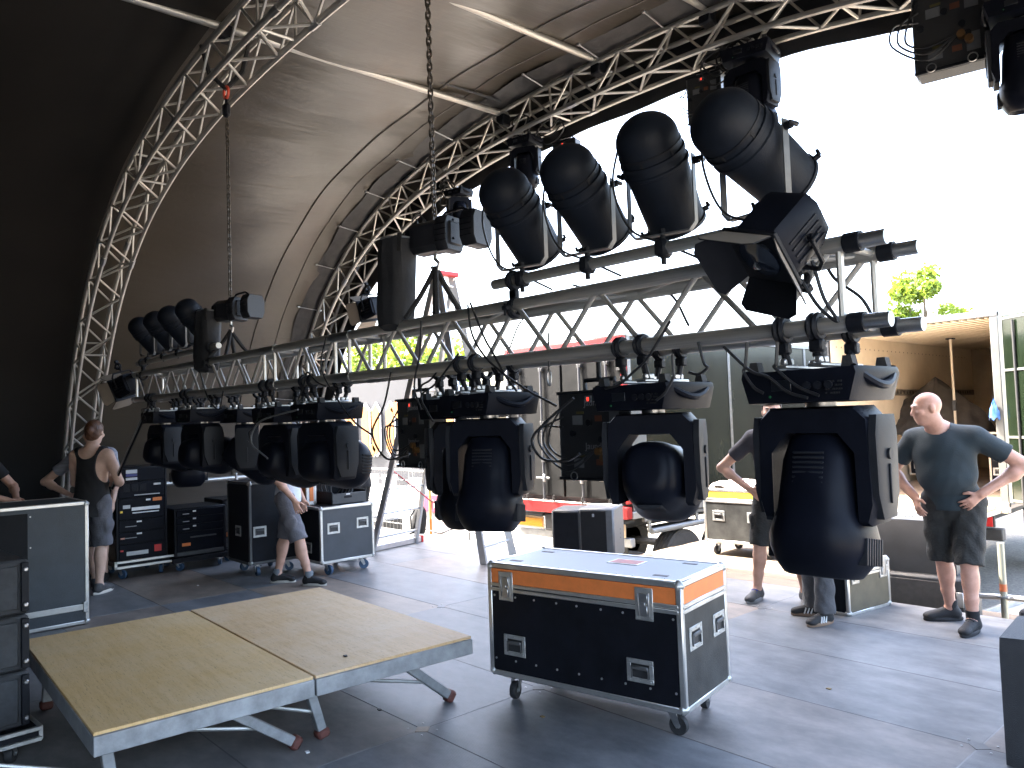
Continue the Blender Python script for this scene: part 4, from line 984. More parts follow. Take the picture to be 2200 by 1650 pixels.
# leaning tube left of the racks
lt = thing('leaning_pole', 'dark pole with pale edge leaning up from the rack to the truss', 'pole', P(240, 1050, y=2.35))
rod('pole', (0, 0, 0), P(315, 880, y=2.35)-P(240, 1050, y=2.35), .016, ALUD, lt); rod('pole', (.03, 0, 0), P(318, 880, y=2.35)-P(240, 1050, y=2.35), .012, BLKM, lt)

# --- road cases in the middle background
mc = flight_case('road_case', 'black road case with two bright handles and silver edges beside the ladder', (-8.2, 4.45, 0), rad(90), .68, .78, .62, .14, 0, None, mat('case_panel_grey', (.045, .05, .058), .5, 0, .15, 6, .2, 220), CASEP, CASEP, handles=(('f', -.18, .52), ('f', .19, .545), ('l', -.1, .3), ('l', .1, .3)), blue=True, wheel=.055, trim=ALU)
oc = flight_case('case_lid', 'upright case lid with an orange stripe standing on the road case', (-8.42, 4.22, .765), rad(90), .12, .40, .52, 0, 0, None, WHITE, ORANGE, CASEP, casters=False, e=.028, trim=WHITE)
box('stripe', (0, -.204, .26), (.05, .006, .44), ORANGE, oc, .001)
bxo = thing('open_cable_box', 'open black box full of looped grey cable on top of the road case', 'box', (-8.25, 4.57, .765), rad(90))
box('front_panel', (0, -.28, .06), (.44, .012, .12), DGREY, bxo, .003); box('side_panel', (-.22, 0, .07), (.012, .56, .14), BLKM, bxo, .003); box('side_panel', (.22, 0, .07), (.012, .56, .14), BLKM, bxo, .003); box('back_panel', (0, .28, .22), (.44, .012, .44), BLKM, bxo, .003); box('floor_panel', (0, 0, .008), (.43, .55, .016), BLKM, bxo, 0)
box('hand_hole', (-.02, -.288, .075), (.10, .004, .025), mat('slot_black', (.003,)*3), bxo, .002); box('label', (-.02, -.288, .105), (.05, .004, .014), WHITE, bxo, 0)
cl = thing('cable_loops', 'big loops of grey-black cable bulging out of the open box', 'cable', (-8.25, 4.57, .78), rad(90))
for k in range(11):
    r = .15+.012*k % .06+.03*random.random(); oy = -.12+.03*k
    obj('loop', MB().tube([(r*math.cos(a)*.95+random.uniform(-.006, .006), oy+.03*math.sin(2*a+k), .20+r*1.05*math.sin(a)) for a in np.arange(0, 2*pi, .26)], .006, 6, True), mat('grey_cable', (.10, .105, .11), .4, 0, .2, 10) if k % 3 == 0 else CABLE, cl)
bc = flight_case('tall_road_case', 'tall black road case hidden behind the man in the white shirt', (-8.75, 3.87, 0), rad(90), .60, .62, .92, .14, 0, None, CASEP, CASEP, CASEP, handles=(('f', -.18, .5), ('f', .12, .5), ('l', 0, .5)), blue=True, trim=mat('dark_trim', (.10, .10, .10), .5, .4))
box('label_plate', (.22, -.315, .86), (.09, .006, .12), mat('dim_red', (.22, .06, .04), .5), bc, .001)

# --- right side of the stage
SPKG = mat('speaker_grey_body', (.045, .045, .045), .55, 0, .15, 8, .3, 300)
def cabinet(label, loc, rz, w, d, h, chamfer=0., group=None, m=None):
    m = m or SPKG; t = thing('speaker_cabinet', label, 'loudspeaker', loc, rz, group)
    if chamfer: obj('cabinet', MB().prism([(-d/2, 0), (d/2, 0), (d/2, h), (-d/2+chamfer*.35, h), (-d/2, h-chamfer)], -w/2, w/2, 'x', inset=.02), m, t)
    else: box('cabinet', (0, 0, h/2), (w, d, h), m, t, .02)
    return t
t = cabinet('dark upright loudspeaker with recessed grille behind the flight case', P(1200, 1196, z=0)+Vector((.1, .15, 0)), rad(28), .36, .5, .58, 0, 'speakers behind the flight case', DGREY)
box('grille', (-.0, -.253, .3), (.30, .01, .5), BLKM, t, .003); box('badge', (0, -.26, .10), (.03, .004, .02), G1, t, 0)
t = cabinet('loudspeaker with black recessed front and pale grey side behind the flight case', P(1262, 1200, z=0)+Vector((.05, .22, 0)), rad(28), .42, .55, .60, 0, 'speakers behind the flight case', GREYP)
box('recess', (-.03, -.277, .3), (.30, .012, .54), mat('recess_black', (.004,)*3), t, .003); box('badge', (-.03, -.284, .52), (.025, .004, .035), G1, t, .001)
for z in (.22, .27, .32): obj('pole_socket', MB().cyl((.211, .05, z), (.213, .05, z), .008, 8), BLKM, t)
sc_ = (P(1815, 1325, z=0)+P(1920, 1302, z=0))/2
t = flight_case('small_case', 'small square black case with silver edges at the feet of the bald man', (-3.02, 6.42, 0), rad(82), .60, .42, .40, .0, .07, None, mat('case_panel_olive', (.10, .085, .055), .5, 0, .2, 8, .15, 200), CASEP, mat('case_top_grey', (.2, .21, .2), .45), casters=False, latches=(('f', -.2, .33), ('f', .2, .33)), handles=(('l', 0, .2), ('r', 0, .2)), e=.03)
handle_parts(t, T(0, 0, .402) @ RX(-pi/2))
wc = flight_case('scuffed_case', 'scuffed dark case with yellow stripe and rag on top near the trailer', (-4.92, 8.12, 0), rad(3), .86, .6, .62, .15, .12, YELLOW, CASEG, CASEG, mat('case_top_pale', (.3, .28, .25), .5), handles=(('f', -.24, .46), ('f', .20, .46)), trim=ALU)
# lower platform and cabinets beyond the stage edge
pl_ = thing('side_platform', 'low scaffold platform beyond the stage edge carrying two grey loudspeakers', 'platform', (-2.72, YEDGE+.55, GZ))
zt = -.20-GZ
box('deck_board', (0, 0, zt-.03), (1.36, .95, .05), WOODW, pl_, .004)
for x in (-.62, .62):
    for y in (-.42, .42): rod('leg', (x, y, 0), (x, y, zt-.05), .024, ALU, pl_)
rod('ledger', (-.62, -.42, zt-.25), (.64, -.42, zt-.25), .024, ALU, pl_)
t = cabinet('lower grey loudspeaker box beside the small case, under the wedge', (-2.62, YEDGE+.42, -.2), rad(4), .62, .5, .42, 0, 'grey speakers by the stage edge')
box('grille', (-.02, -.253, .21), (.5, .008, .34), mat('grille_brown', (.06, .055, .05), .7, 0, .2, 20, .4, 300), t, .003); box('latch', (.27, -.256, .25), (.05, .012, .12), ALUD, t, .003)
t = cabinet('upper grey wedge loudspeaker lying on its back by the bald man', (-2.80, YEDGE+.55, .222), rad(6), .78, .62, .44, .20, 'grey speakers by the stage edge')
for k in range(3): box('port_slot', (.26+.04*k, -.312, .13), (.02, .008, .12), mat('slot_black', (.003,)*3), t, .002)
for k in range(3): box('knob', (-.06+.03*k, -.02, .441), (.012, .012, .006), BLKM, t, .001)
box('tape_seam', (.2, .02, .4405), (.006, .5, .002), BLKM, t, 0)
# scaffold corner pole
sp_ = thing('scaffold_post', 'pale galvanised scaffold post with a red-taped ring right of the bald man', 'post', (-2.12, YEDGE+.55, GZ))
rod('tube', (0, 0, 0), (0, 0, 1.64), .027, mat('galvanised', (.36, .35, .28), .5, .6, .2, 10), sp_, 12)
obj('rosette', MB().cyl((0, 0, 1.19), (0, 0, 1.202), .06, 8), STEEL, sp_); obj('red_tape', MB().cyl((0, 0, 1.24), (0, 0, 1.30), .0285, 12), mat('red_orange_tape', (.6, .16, .06), .5), sp_)
rod('ledger', (0, 0, 1.19), (-1.0, -.05, 1.12), .024, ALU, sp_); rod('ledger', (0, 0, 1.19), (.15, .02, 1.19), .024, ALU, sp_)
obj('base_jack', MB().cyl((0, 0, 0), (0, 0, .02), .07, 8), STEEL, sp_)
# dark cabinets cut by the right edge
t = cabinet('tall dark loudspeaker cut off by the right edge of the picture', P(2166, 1592, z=0)+Vector((.36, -.03, 0)), rad(6), .62, .5, .58, .06, 'dark cabinets at the right edge', SPK)
for z in (.14, .46): box('latch', (-.314, -.15, z), (.014, .03, .03), BLKM, t, .004)
t = cabinet('far dark cabinet at the right edge of the picture', P(2182, 1352, z=0)+Vector((.30, .1, 0)), 0, .5, .4, .17, 0, 'dark cabinets at the right edge', SPK)
box('grille', (0, -.202, .08), (.44, .008, .12), GRIL, t, .002)
# little litter and screws on the floor
for k, (px, py) in enumerate(((660, 1616), (815, 1525), (1165, 1540), (425, 1258), (560, 1215), (1780, 1480))):
    c = P(px, py, z=.0); ob = obj('litter_scrap', MB().prism([(-.014, -.006), (.012, -.01), (.016, .007), (-.008, .012)], 0, .004, 'z'), (WHITE, BLKM, mat('leaf_dry', (.22, .15, .06), .8))[k % 3]); ob.location = c; tag(ob, 'tiny scrap lying on the stage floor, %s' % ('below the honey-coloured deck', 'beside the worn deck corner leg', 'left of the flight case wheel', 'near the bun man shoes', 'in front of the low rack', 'right of the flight case in open floor')[k], 'litter', 'scraps on the floor')
c = P(742, 1410, z=DZ+.001); ob = obj('pebble', MB().prism([(-.012, -.006), (.01, -.008), (.014, .005), (-.004, .01)], 0, .006, 'z'), BLKM); ob.location = c; tag(ob, 'dark crumb lying on the worn plywood deck', 'litter')

# --- tall double ladder
LADM = mat('ladder_aluminium', (.60, .60, .60), .4, .75, .1, 14)
def ladder_half(parent, a0, a1, b0, b1, n):
    """stiles a0->a1 and b0->b1 with rungs"""
    a0, a1, b0, b1 = map(Vector, (a0, a1, b0, b1))
    for p, q in ((a0, a1), (b0, b1)):
        d = q-p; M = Matrix.Translation(p) @ d.to_track_quat('Z', 'Y').to_matrix().to_4x4(); obj('stile', MB().box((0, 0, d.length/2), (.04, .09, d.length), .004), LADM, parent, M)
    for k in range(n):
        f = (k+.6)/n; rod('rung', a0.lerp(a1, f), b0.lerp(b1, f), .016, LADM, parent)
l0 = P(800, 1186, z=0); l1 = P(893, 1166, z=0); r0 = P(1040, 1212, z=0); r1 = P(1102, 1192, z=0)
apex = (l0+l1+r0+r1)/4
top_px = P(955, 592, d=((l0-Vector((0, 0, EYE))).dot(Vector(CF))+(r0-Vector((0, 0, EYE))).dot(Vector(CF)))/2)
ld = thing('step_ladder', 'tall aluminium double ladder with red feet standing between the road case and the flight case', 'ladder', l0)
u = (l1-l0).normalized()
ladder_half(ld, l0-l0, top_px-u*.16-l0, l1-l0, top_px+u*.16-l0, 11)
u2 = (r1-r0).normalized()
ladder_half(ld, r0-l0, top_px-u2*.14-l0, r1-l0, top_px+u2*.14-l0, 11)
d = (l1-l0).normalized(); M = Matrix.Translation(l0-l0-d*.06+Vector((0, 0, .04))) @ d.to_track_quat('X', 'Z').to_matrix().to_4x4()
obj('stabiliser', MB().box((.48, 0, 0), (1.0, .05, .07), .004), LADM, ld, M); obj('end_cap', MB().box((.99, 0, 0), (.04, .07, .1), .006), REDL, ld, M)
obj('top_cap', MB().box((0, 0, .02), (.1, .38, .06), .01), REDL, ld, Matrix.Translation(top_px-l0))
obj('safety_strap', MB().tube([l0.lerp(top_px, .3)-l0+Vector((0, 0, .02)), (l0.lerp(top_px, .22)+r0.lerp(top_px, .22))/2-l0+Vector((0, 0, -.05)), r0.lerp(top_px, .12)-l0], .008, 6), REDL, ld)
# black bag and shoes behind the ladder
bg_ = thing('rucksack', 'dark rucksack leaning behind the ladder', 'bag', P(855, 1150, z=0)+Vector((0, .35, 0)))
rr = [sup(.13*k, .09*k, z, 18, 2.4, ox=.05*z) for z, k in ((0, .9), (.03, 1.05), (.15, 1.05), (.28, .95), (.38, .7), (.43, .3))]
obj('sack', MB().loft(rr), BLKC, bg_, RY(.25)); obj('strap', MB().tube([(0, -.09, .4), (-.04, -.13, .25), (-.02, -.11, .06)], .014, 6), DGREY, bg_, RY(.25))

# power lead along the far edge of the stage
pts_ = [P(px, py, z=.012) for px, py in ((880, 1146), (915, 1138), (945, 1146), (975, 1136), (1005, 1143), (1040, 1150), (1075, 1156))]
fl = obj('floor_cable', MB().tube(catmull([p-pts_[0] for p in pts_], 6), .011, 6), CABLE); fl.location = pts_[0]; tag(fl, 'thick black cable snaking along the far edge of the stage by the ladder', 'cable')
pts_ = [P(px, py, z=.008) for px, py in ((1035, 1330), (1000, 1345), (960, 1338), (930, 1350))]
# ================================================================== YARD
REDP = mat('red_paint', (.30, .010, .010), .4, 0, .12, 8)
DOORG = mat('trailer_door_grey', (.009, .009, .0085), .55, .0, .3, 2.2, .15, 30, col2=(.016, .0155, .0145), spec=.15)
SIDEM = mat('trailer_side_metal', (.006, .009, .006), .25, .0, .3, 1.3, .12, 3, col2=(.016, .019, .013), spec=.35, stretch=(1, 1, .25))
CHAS = mat('chassis_dark', (.035, .034, .033), .6, .2, .3, 6, .2, 60)
TYRE = mat('tyre_dusty', (.055, .052, .048), .85, 0, .25, 12, .4, 60)
AMBER = mat('amber_reflector', (.55, .24, .01), .4, 0, .1, 20)
GALV = mat('galvanised_rail', (.34, .34, .33), .45, .7, .15, 8)
def wheel(parent, x, y, z, r=.50, w=.30):
    o = obj('tyre', MB().lathe([(r*.55, -w/2), (r*.92, -w/2), (r, -w/2+.04), (r, w/2-.04), (r*.92, w/2), (r*.55, w/2)], 36), TYRE, parent, T(x, y, z) @ RY(pi/2))
    for k in range(5): obj('tread_rib', MB().lathe([(r+.001, -.115+k*.055), (r+.012, -.112+k*.055), (r+.012, -.08+k*.055), (r+.001, -.077+k*.055)], 36), TYRE, o)
    obj('rim', MB().lathe([(.02, w/2-.10), (r*.3, w/2-.06), (r*.5, w/2-.02), (r*.56, w/2)], 20), GALV, o)
    return o
tx0, tx1, ty, tzb, tzt = -9.70, -7.14, 8.62, .25, 2.88
tl = thing('box_trailer', 'closed grey box trailer with red framed rear doors backed up to the stage', 'trailer', ((tx0+tx1)/2, ty, GZ)); to = Vector(((tx0+tx1)/2, ty, GZ)); w = tx1-tx0; h0, h1 = tzb-GZ, tzt-GZ
box('body', (0, 6.6+.06, (h0+h1)/2), (w-.04, 13.1, h1-h0-.03), DGREY, tl, .01)
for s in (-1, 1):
    d_ = box('door', (s*w/4, .02, (h0+h1)/2+.02), (w/2-.05, .05, h1-h0-.34), DOORG, tl, .006)
    for k, xx in enumerate((.22, .82)):
        x = s*(w/2-.0)-s*(.12+xx*.9)
        rod('lock_rod', (x, -.045, h0-.02), (x, -.045, h1-.12), .020, mat('rod_grey', (.10, .10, .105), .45, .5), tl, 10)
        for zz in (.12, .75, 1.35, 2.2): box('rod_guide', (x, -.03, h0+zz), (.09, .06, .06), CHAS, tl, .008)
        b = MB(); b.box((0, 0, 0), (.30, .025, .03), .006); b.box((.05, -.02, .0), (.05, .04, .12), .01); obj('handle', b, GALV, tl, T(x-s*.02, -.085, h0+.48))
    for zz in (.35, .95, 1.55, 2.1): box('hinge', (s*(w/2-.06), -.02, h0+zz), (.14, .03, .05), CHAS, tl, .006)
box('frame_top', (0, 0, h1-.10), (w, .10, .10), REDP, tl, .006); box('frame_top', (0, .01, h1-.02), (w+.02, .12, .06), GALV, tl, .008)
box('frame_bottom', (0, -.01, h0+.02), (w, .12, .17), REDP, tl, .008); box('sill_ledge', (0, -.04, h0+.115), (w-.3, .07, .018), mat('ledge_pale', (.5, .42, .38), .6), tl, .004)
for s in (-1, 1): box('frame_side', (s*(w/2-.02), .01, (h0+h1)/2), (.05, .10, h1-h0-.3), REDP if s > 0 else GALV, tl, .006)
# right hand side wall with riveted seams
for k in range(5):
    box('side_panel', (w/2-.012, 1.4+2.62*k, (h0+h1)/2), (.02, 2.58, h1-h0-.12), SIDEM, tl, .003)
    box('seam', (w/2+.004, .10+2.62*k, (h0+h1)/2), (.012, .07, h1-h0-.1), mat('seam_metal', (.22, .22, .21), .45, .6), tl, .002)
rvm = MB().cyl((0, 0, 0), (.004, 0, 0), .011, 6).mesh('rivet', GALV)
for k in range(3):
    for j in range(22): link('rivet', rvm, tl, T(w/2+.009, .10+2.62*k, h0+.12+j*.112))
box('roof_rail', (w/2-.01, 6.6, h1-.02), (.05, 13.1, .07), GALV, tl, .006); box('side_rail', (w/2-.01, 6.6, h0-.02), (.05, 13.1, .10), GALV, tl, .006)
rod('side_guard', (w/2-.03, .5, h0-.30), (w/2-.03, 4.2, h0-.30), .045, GALV, tl, 10); rod('side_guard', (w/2-.05, .35, h0-.12), (w/2-.05, 5.2, h0-.12), .03, GALV, tl, 8)
for y in (.5, 1.7, 2.9, 4.1): box('guard_bracket', (w/2-.06, y, h0-.19), (.03, .06, .26), GALV, tl, .004)
box('chassis', (0, 5, h0-.22), (1.0, 10, .28), CHAS, tl, .02); box('underrun_bar', (0, .10, h0-.42), (w-.1, .10, .13), GALV, tl, .01)
for s in (-1, 1):
    b_ = box('reflector_board', (s*(w/2-.44), .035, h0-.25), (.62, .02, .19), mat('reflector_rim', (.6, .42, .25), .5), tl, .003); box('reflector', (0, -.012, 0), (.56, .008, .13), AMBER, b_, 0, Matrix.Translation((s*(w/2-.44), .035, h0-.25)))
    box('lamp_shelf', (s*(w/2-.44), .1, h0-.12), (.66, .25, .05), CHAS, tl, .004)
for y in (1.35, 2.65):
    for s in (-1, 1): wheel(tl, s*(w/2-.22), y, .52)
    rod('axle', (-w/2+.2, y, .52), (w/2-.2, y, .52), .07, CHAS, tl)
for y in (1.35,): box('mudguard', (w/2-.22, y, 1.10), (.36, 1.15, .02), CHAS, tl, .004)
box('mud_flap', (w/2-.75, .55, .62), (.45, .015, .55), CHAS, tl, .003); text('lettering', 'SE', .14, WHITE, tl, T(w/2-.72, .53, .80) @ RX(pi/2))
for x in (-.8, -.2, .4, .95):
    obj('air_coupling', MB().tube([(0, 0, 0), (.03, -.05, .03), (.05, -.05, .1)], .014, 6), CHAS, tl, T(x, -.05, h0+.12))

# --- open lorry
lx0, lx1, ly, lzf, lzt = -5.74, -3.36, 12.0, .30, 2.86
lo = thing('open_lorry', 'open-backed lorry with plywood lined cargo box and red tail lamps', 'lorry', ((lx0+lx1)/2, ly, GZ)); w2 = lx1-lx0; f0, f1 = lzf-GZ, lzt-GZ; LL = 6.6
PLW = mat('cargo_plywood', (.68, .58, .44), .55, 0, .12, 1.6, .1, 60, col2=(.76, .66, .52))
box('floor', (0, LL/2, f0-.05), (w2, LL, .1), mat('cargo_floor', (.30, .22, .16), .6, 0, .3, 4, .2, 60), lo, .004)
for s in (-1, 1):
    box('wall', (s*(w2/2-.03), LL/2, (f0+f1)/2), (.05, LL, f1-f0), PLW, lo, .002); box('outer_skin', (s*(w2/2+.012), LL/2, (f0+f1)/2), (.02, LL, f1-f0+.08), DGREY, lo, .002)
    for z in (.62, 1.62): box('lashing_rail', (s*(w2/2-.062), LL/2, f0+z), (.018, LL-.1, .11), mat('lashing_rail', (.24, .22, .19), .5, .5), lo, .002)
    hm = MB().box((0, 0, 0), (.006, .03, .05), 0).mesh('rail_slot', mat('slot_black', (.003,)*3))
    for k in range(44): link('rail_slot', hm, lo, T(s*(w2/2-.072), .25+k*.14, f0+1.62))
    sm2 = MB().cyl((0, 0, 0), (.004, 0, 0), .014, 6).mesh('wall_screw', mat('dark_screw', (.12, .09, .07), .6))
    for k in range(34): link('wall_screw', sm2, lo, T(s*(w2/2-.056), .2+k*.18, f1-.20) @ RZ(pi))
    box('corner_post', (s*(w2/2+.0), -.03, (f0+f1)/2), (.10, .07, f1-f0+.12), mat('post_grey', (.12, .12, .11), .5, .3) if s > 0 else CHAS, lo, .008)
box('front_wall', (0, LL-.03, (f0+f1)/2), (w2-.1, .05, f1-f0), mat('cargo_end_wall', (.44, .36, .26), .6, 0, .15, 2.5, .1, 40), lo, .002)
box('roof', (0, LL/2, f1+.03), (w2+.06, LL, .04), GALV, lo, .004)
rib = MB().box((0, 0, 0), (.05, LL-.1, .025), .006).mesh('ceiling_rib', PLW)
for k in range(21): link('ceiling_rib', rib, lo, T(-w2/2+.12+k*.107, LL/2, f1-.008))
box('rear_header', (0, -.03, f1+.04), (w2+.1, .08, .09), mat('header_grey', (.22, .21, .20), .4, .4), lo, .008)
box('rear_sill', (0, -.06, f0-.06), (w2+.1, .12, .14), mat('sill_worn', (.42, .33, .24), .6, .2), lo, .006)
dr_ = thing('x', None, None); bpy.data.objects.remove(dr_)
GLOSS = mat('door_gloss_dark', (.006, .010, .005), .14, .0, .25, 2, .05, 6)
dd = box('door', (.60, 0, (f0+f1)/2), (1.18, .045, f1-f0-.04), GLOSS, lo, .004, T(w2/2+.07, -.06, 0) @ RZ(rad(-38)))
for x in (.05, 1.15): box('door_trim', (x, -.026, (f0+f1)/2), (.06, .01, f1-f0-.04), mat('door_edge', (.16, .17, .15), .4, .5), dd, .002)
for zz in (.05, .9, 1.8, 2.5): box('door_trim', (.60, -.027, f0+zz), (1.1, .012, .035), mat('door_edge', (.16, .17, .15), .4, .5), dd, .002)
for x in (.30, .72): rod('lock_rod', (x, -.045, f0), (x, -.045, f1-.1), .016, CHAS, dd)
dl = box('door', (-.55, .04, (f0+f1)/2), (1.1, .045, f1-f0-.04), DGREY, lo, .004, T(-w2/2-.06, 0, 0) @ RZ(rad(-84)))
box('bumper', (0, -.10, f0-.42), (w2-.05, .14, .16), CHAS, lo, .01)
for s in (-1, 1):
    tb = box('tail_lamp', (s*(w2/2-.33), -.18, f0-.24), (.46, .05, .15), CHAS, lo, .006)
    for k, (dx, m) in enumerate(((-.14, REDL), (0.02, mat('orange_lens', (.75, .25, .02), .3)), (.15, REDL))): box('lens', (s*(w2/2-.33)+dx*1.0, -.212, f0-.24), ((.20, .11, .12)[k], .02, .13), m, tb, .003)
box('chassis', (0, 3.2, f0-.35), (.9, 6, .3), CHAS, lo, .02)
for s in (-1, 1):
    wheel(lo, s*(w2/2-.25), 3.6, .5); box('mud_flap', (s*(w2/2-.25), 2.6, f0-.6), (.5, .02, .5), CHAS, lo, .003)
# tail lift plate lying level, bright with sun
tlp = thing('tail_lift', 'sunlit tail-lift platform lying between the loading bridge and the open lorry', 'platform', ((lx0+lx1)/2, ly-1.75, GZ))
box('plate', (0, .85, f0-.10), (2.3, 1.62, .06), mat('tail_lift_alu', (.60, .56, .50), .45, .1, .15, 5, .2, 60), tlp, .006); box('board', (-.5, .2, f0-.04), (.5, 1.1, .05), mat('pale_board', (.6, .48, .30), .6, 0, .15, 4), tlp, .006, RZ(-.1)); box('board', (.95, .9, f0-.045), (.35, 1.3, .045), mat('pale_board', (.6,)*3), tlp, .006)
for s in (-1, 1): box('lift_arm', (s*.6, .9, f0-.35), (.1, 1.5, .12), CHAS, tlp, .01, Matrix()); 
for s in (-1, 1): rod('prop', (s*1.0, .2, 0), (s*1.0, .2, f0-.13), .03, CHAS, tlp)
# things in the lorry
for k, (x, y, ww, hh, lab) in enumerate(((-.72, 2.9, .62, .72, 'black flight case with orange tape under the cloth inside the lorry'), (.80, 1.9, .55, .78, 'flight case standing by the right wall inside the lorry'), (.35, 4.6, .7, .95, 'dark case far back inside the lorry'))):
    flight_case('flight_case', lab, ((lx0+lx1)/2+x, ly+y, lzf), rad(-6+8*k), ww, .55, hh, .13, .12, ORANGE if k == 0 else None, CASEP, CASEP, CASEP, handles=(('f', -.15, .3), ('f', .16, .3), ('f', -.15, .55)), trim=mat('warm_trim', (.62, .52, .42), .45, .6), blue=True, wheel=.05, group='cases inside the lorry')
pole = thing('cargo_pole', 'thin pale load-securing pole from floor to ceiling in the lorry', 'pole', ((lx0+lx1)/2-.15, ly+2.35, lzf)); rod('tube', (0, 0, 0), (0, 0, 2.5), .022, mat('pole_pale', (.65, .58, .48), .4, .4), pole, 10); box('ratchet', (0, 0, 1.35), (.06, .06, .18), DGREY, pole, .01); box('foot_pad', (0, 0, 2.49), (.12, .12, .02), BLKM, pole, .004)
# heap of dark molton cloth, blue carrier bag
def heap(c, R, H, seed, name, label, cat, m, n=40):
    rs = np.random.RandomState(seed); v = []; f = []; K = 12
    for i in range(K+1):
        t = i/K
        for k in range(n):
            a = 2*pi*k/n; rr = R*(1-t**1.7)*(1+.12*math.sin(3*a+seed)+.07*math.sin(7*a+5*t)+.05*math.sin(13*a-9*t)); v.append((rr*math.cos(a)*1.15, rr*math.sin(a)*.8, H*t+.03*math.sin(5*a+7*t)))
    for i in range(K):
        for k in range(n): f.append((i*n+k, i*n+(k+1) % n, (i+1)*n+(k+1) % n, (i+1)*n+k))
    f.append(tuple(range(K*n, (K+1)*n)))
    o = obj(name, MB().add(v, f), m, smooth=80); o.location = c; tag(o, label, cat); return o
MOLT = mat('molton_cloth', (.045, .04, .036), .95, 0, .3, 5, .8, 9)
heap(((lx0+lx1)/2-.62, ly+2.9, lzf+.85), .72, 1.0, 3, 'cloth_heap', 'big heap of dark stage cloth piled on cases inside the lorry', 'cloth', MOLT)
heap(((lx0+lx1)/2-.75, ly+2.55, lzf+.84), .6, .42, 5, 'cloth_heap', 'lower fold of dark cloth spilling over the front of the cases in the lorry', 'cloth', MOLT)
o = heap(((lx1)-.05, ly-.10, lzf+1.15), .055, .26, 2, 'carrier_bag', 'blue and white plastic bag hung on the lorry door post', 'bag', mat('blue_bag', (.01, .10, .45), .4, 0, .5, 6, col2=(.10, .22, .5)), 16)
heap((-4.95, 8.1, .775), .34, .075, 4, 'crumpled_rag', 'crumpled pale cloth lying on the scuffed case', 'cloth', mat('rag_pink', (.62, .50, .45), .9, 0, .15, 8, .6, 14), 30)
# loading ramp plates and timber on the gravel to the right
rp = thing('ramp_plate', 'pale metal ramp lying on the gravel under the lorry tail', 'ramp', (-2.55, 10.2, GZ), rad(-20)); box('plate', (0, 0, .30), (1.2, 1.7, .05), GALV, rp, .005, RX(.1)); box('side_lip', (-.6, 0, .34), (.04, 1.7, .1), GALV, rp, .004, RX(.1)); box('side_lip', (.6, 0, .34), (.04, 1.7, .1), GALV, rp, .004, RX(.1)); box('support', (0, .2, .13), (.9, .1, .26), CHAS, rp, .004)
tb = thing('timber_beam', 'brown cardboard-coloured timber block below the stage edge on the right', 'timber', (-2.05, 8.35, GZ), rad(10)); box('beam', (0, 0, .62), (.85, .3, .22), mat('cardboard', (.38, .24, .12), .8, 0, .2, 6), tb, .006); box('stack', (0, 0, .26), (.7, .28, .5), mat('old_timber', (.2, .14, .09), .8, 0, .3, 6), tb, .01)

# --- site fence with printed sheet
fn_y = 7.75
def fence(x0, x1, y, label):
    t = thing('site_fence', label, 'fence', (x0, y, GZ), group='mesh fence panels'); W_ = x1-x0; H = 2.0
    for x in (0, W_): rod('post', (x, 0, 0), (x, 0, H), .02, GALV, t)
    for z in (.12, H-.02, 1.2): rod('rail', (0, 0, z), (W_, 0, z), .017, GALV, t)
    b = MB()
    for k in range(1, int(W_/.12)): b.cyl((k*.12, 0, .1), (k*.12, 0, H), .0035, 4, cap=False)
    for k in range(1, 10): b.cyl((0, .004, k*.2), (W_, .004, k*.2), .0035, 4, cap=False)
    obj('wire_mesh', b, GALV, t); return t
fence(-13.1, -11.45, fn_y+.12, 'galvanised mesh fence panel furthest left, behind the man in black')
fence(-11.4, -9.75, fn_y, 'galvanised mesh fence panel with white printed sheet behind the ladder')
sh = thing('fence_banner', 'white printed sheet with a pink stripe tied to the mesh fence', 'banner', (-11.35, fn_y-.03, GZ+.15))
SHEET = mat('banner_sheet', (.30, .29, .285), .7, 0, .06, 3, .2, 6)
v = []; f = []
for i in range(25):
    for j in range(9): v.append((i*.064, .012*math.sin(i*.9+j*.4)-.006, j*.215))
for i in range(24):
    for j in range(8): f.append((i*9+j, (i+1)*9+j, (i+1)*9+j+1, i*9+j+1))
obj('sheet', MB().add(v, f), SHEET, sh)
PINK = mat('banner_pink', (.30, .03, .07), .7, 0, .1, 8)
box('stripe', (.85, -.035, 1.30), (1.05, .004, .28), PINK, sh, 0); text('lettering', 'nv', .30, SHEET, sh, T(.78, -.045, 1.32) @ RX(pi/2))
PALET = mat('banner_print', (.48, .36, .33), .7)
for k, s in enumerate(('UTGSER', 'sanitar', 'SSE  (c', 'TAUND', 'service')): text('lettering', s, .17, PALET, sh, T(.75+.1*(k % 2), -.03, .98-k*.2) @ RX(pi/2))
obj('print_arc', MB().tube([(.55+.42*math.cos(a), -.03, 1.12+.42*math.sin(a)) for a in np.arange(pi, 2*pi+.1, .15)], .006, 4), PALET, sh)
yp = thing('yellow_marker_post', 'thin yellow and orange marker post in front of the fence sheet', 'post', (-10.32, fn_y-.35, GZ)); rod('pole', (0, 0, 0), (0, 0, 1.95), .022, mat('ochre', (.55, .38, .10), .6), yp); rod('band', (0, 0, 1.0), (0, 0, 1.25), .0235, mat('orange_band', (.7, .2, .03), .5), yp)
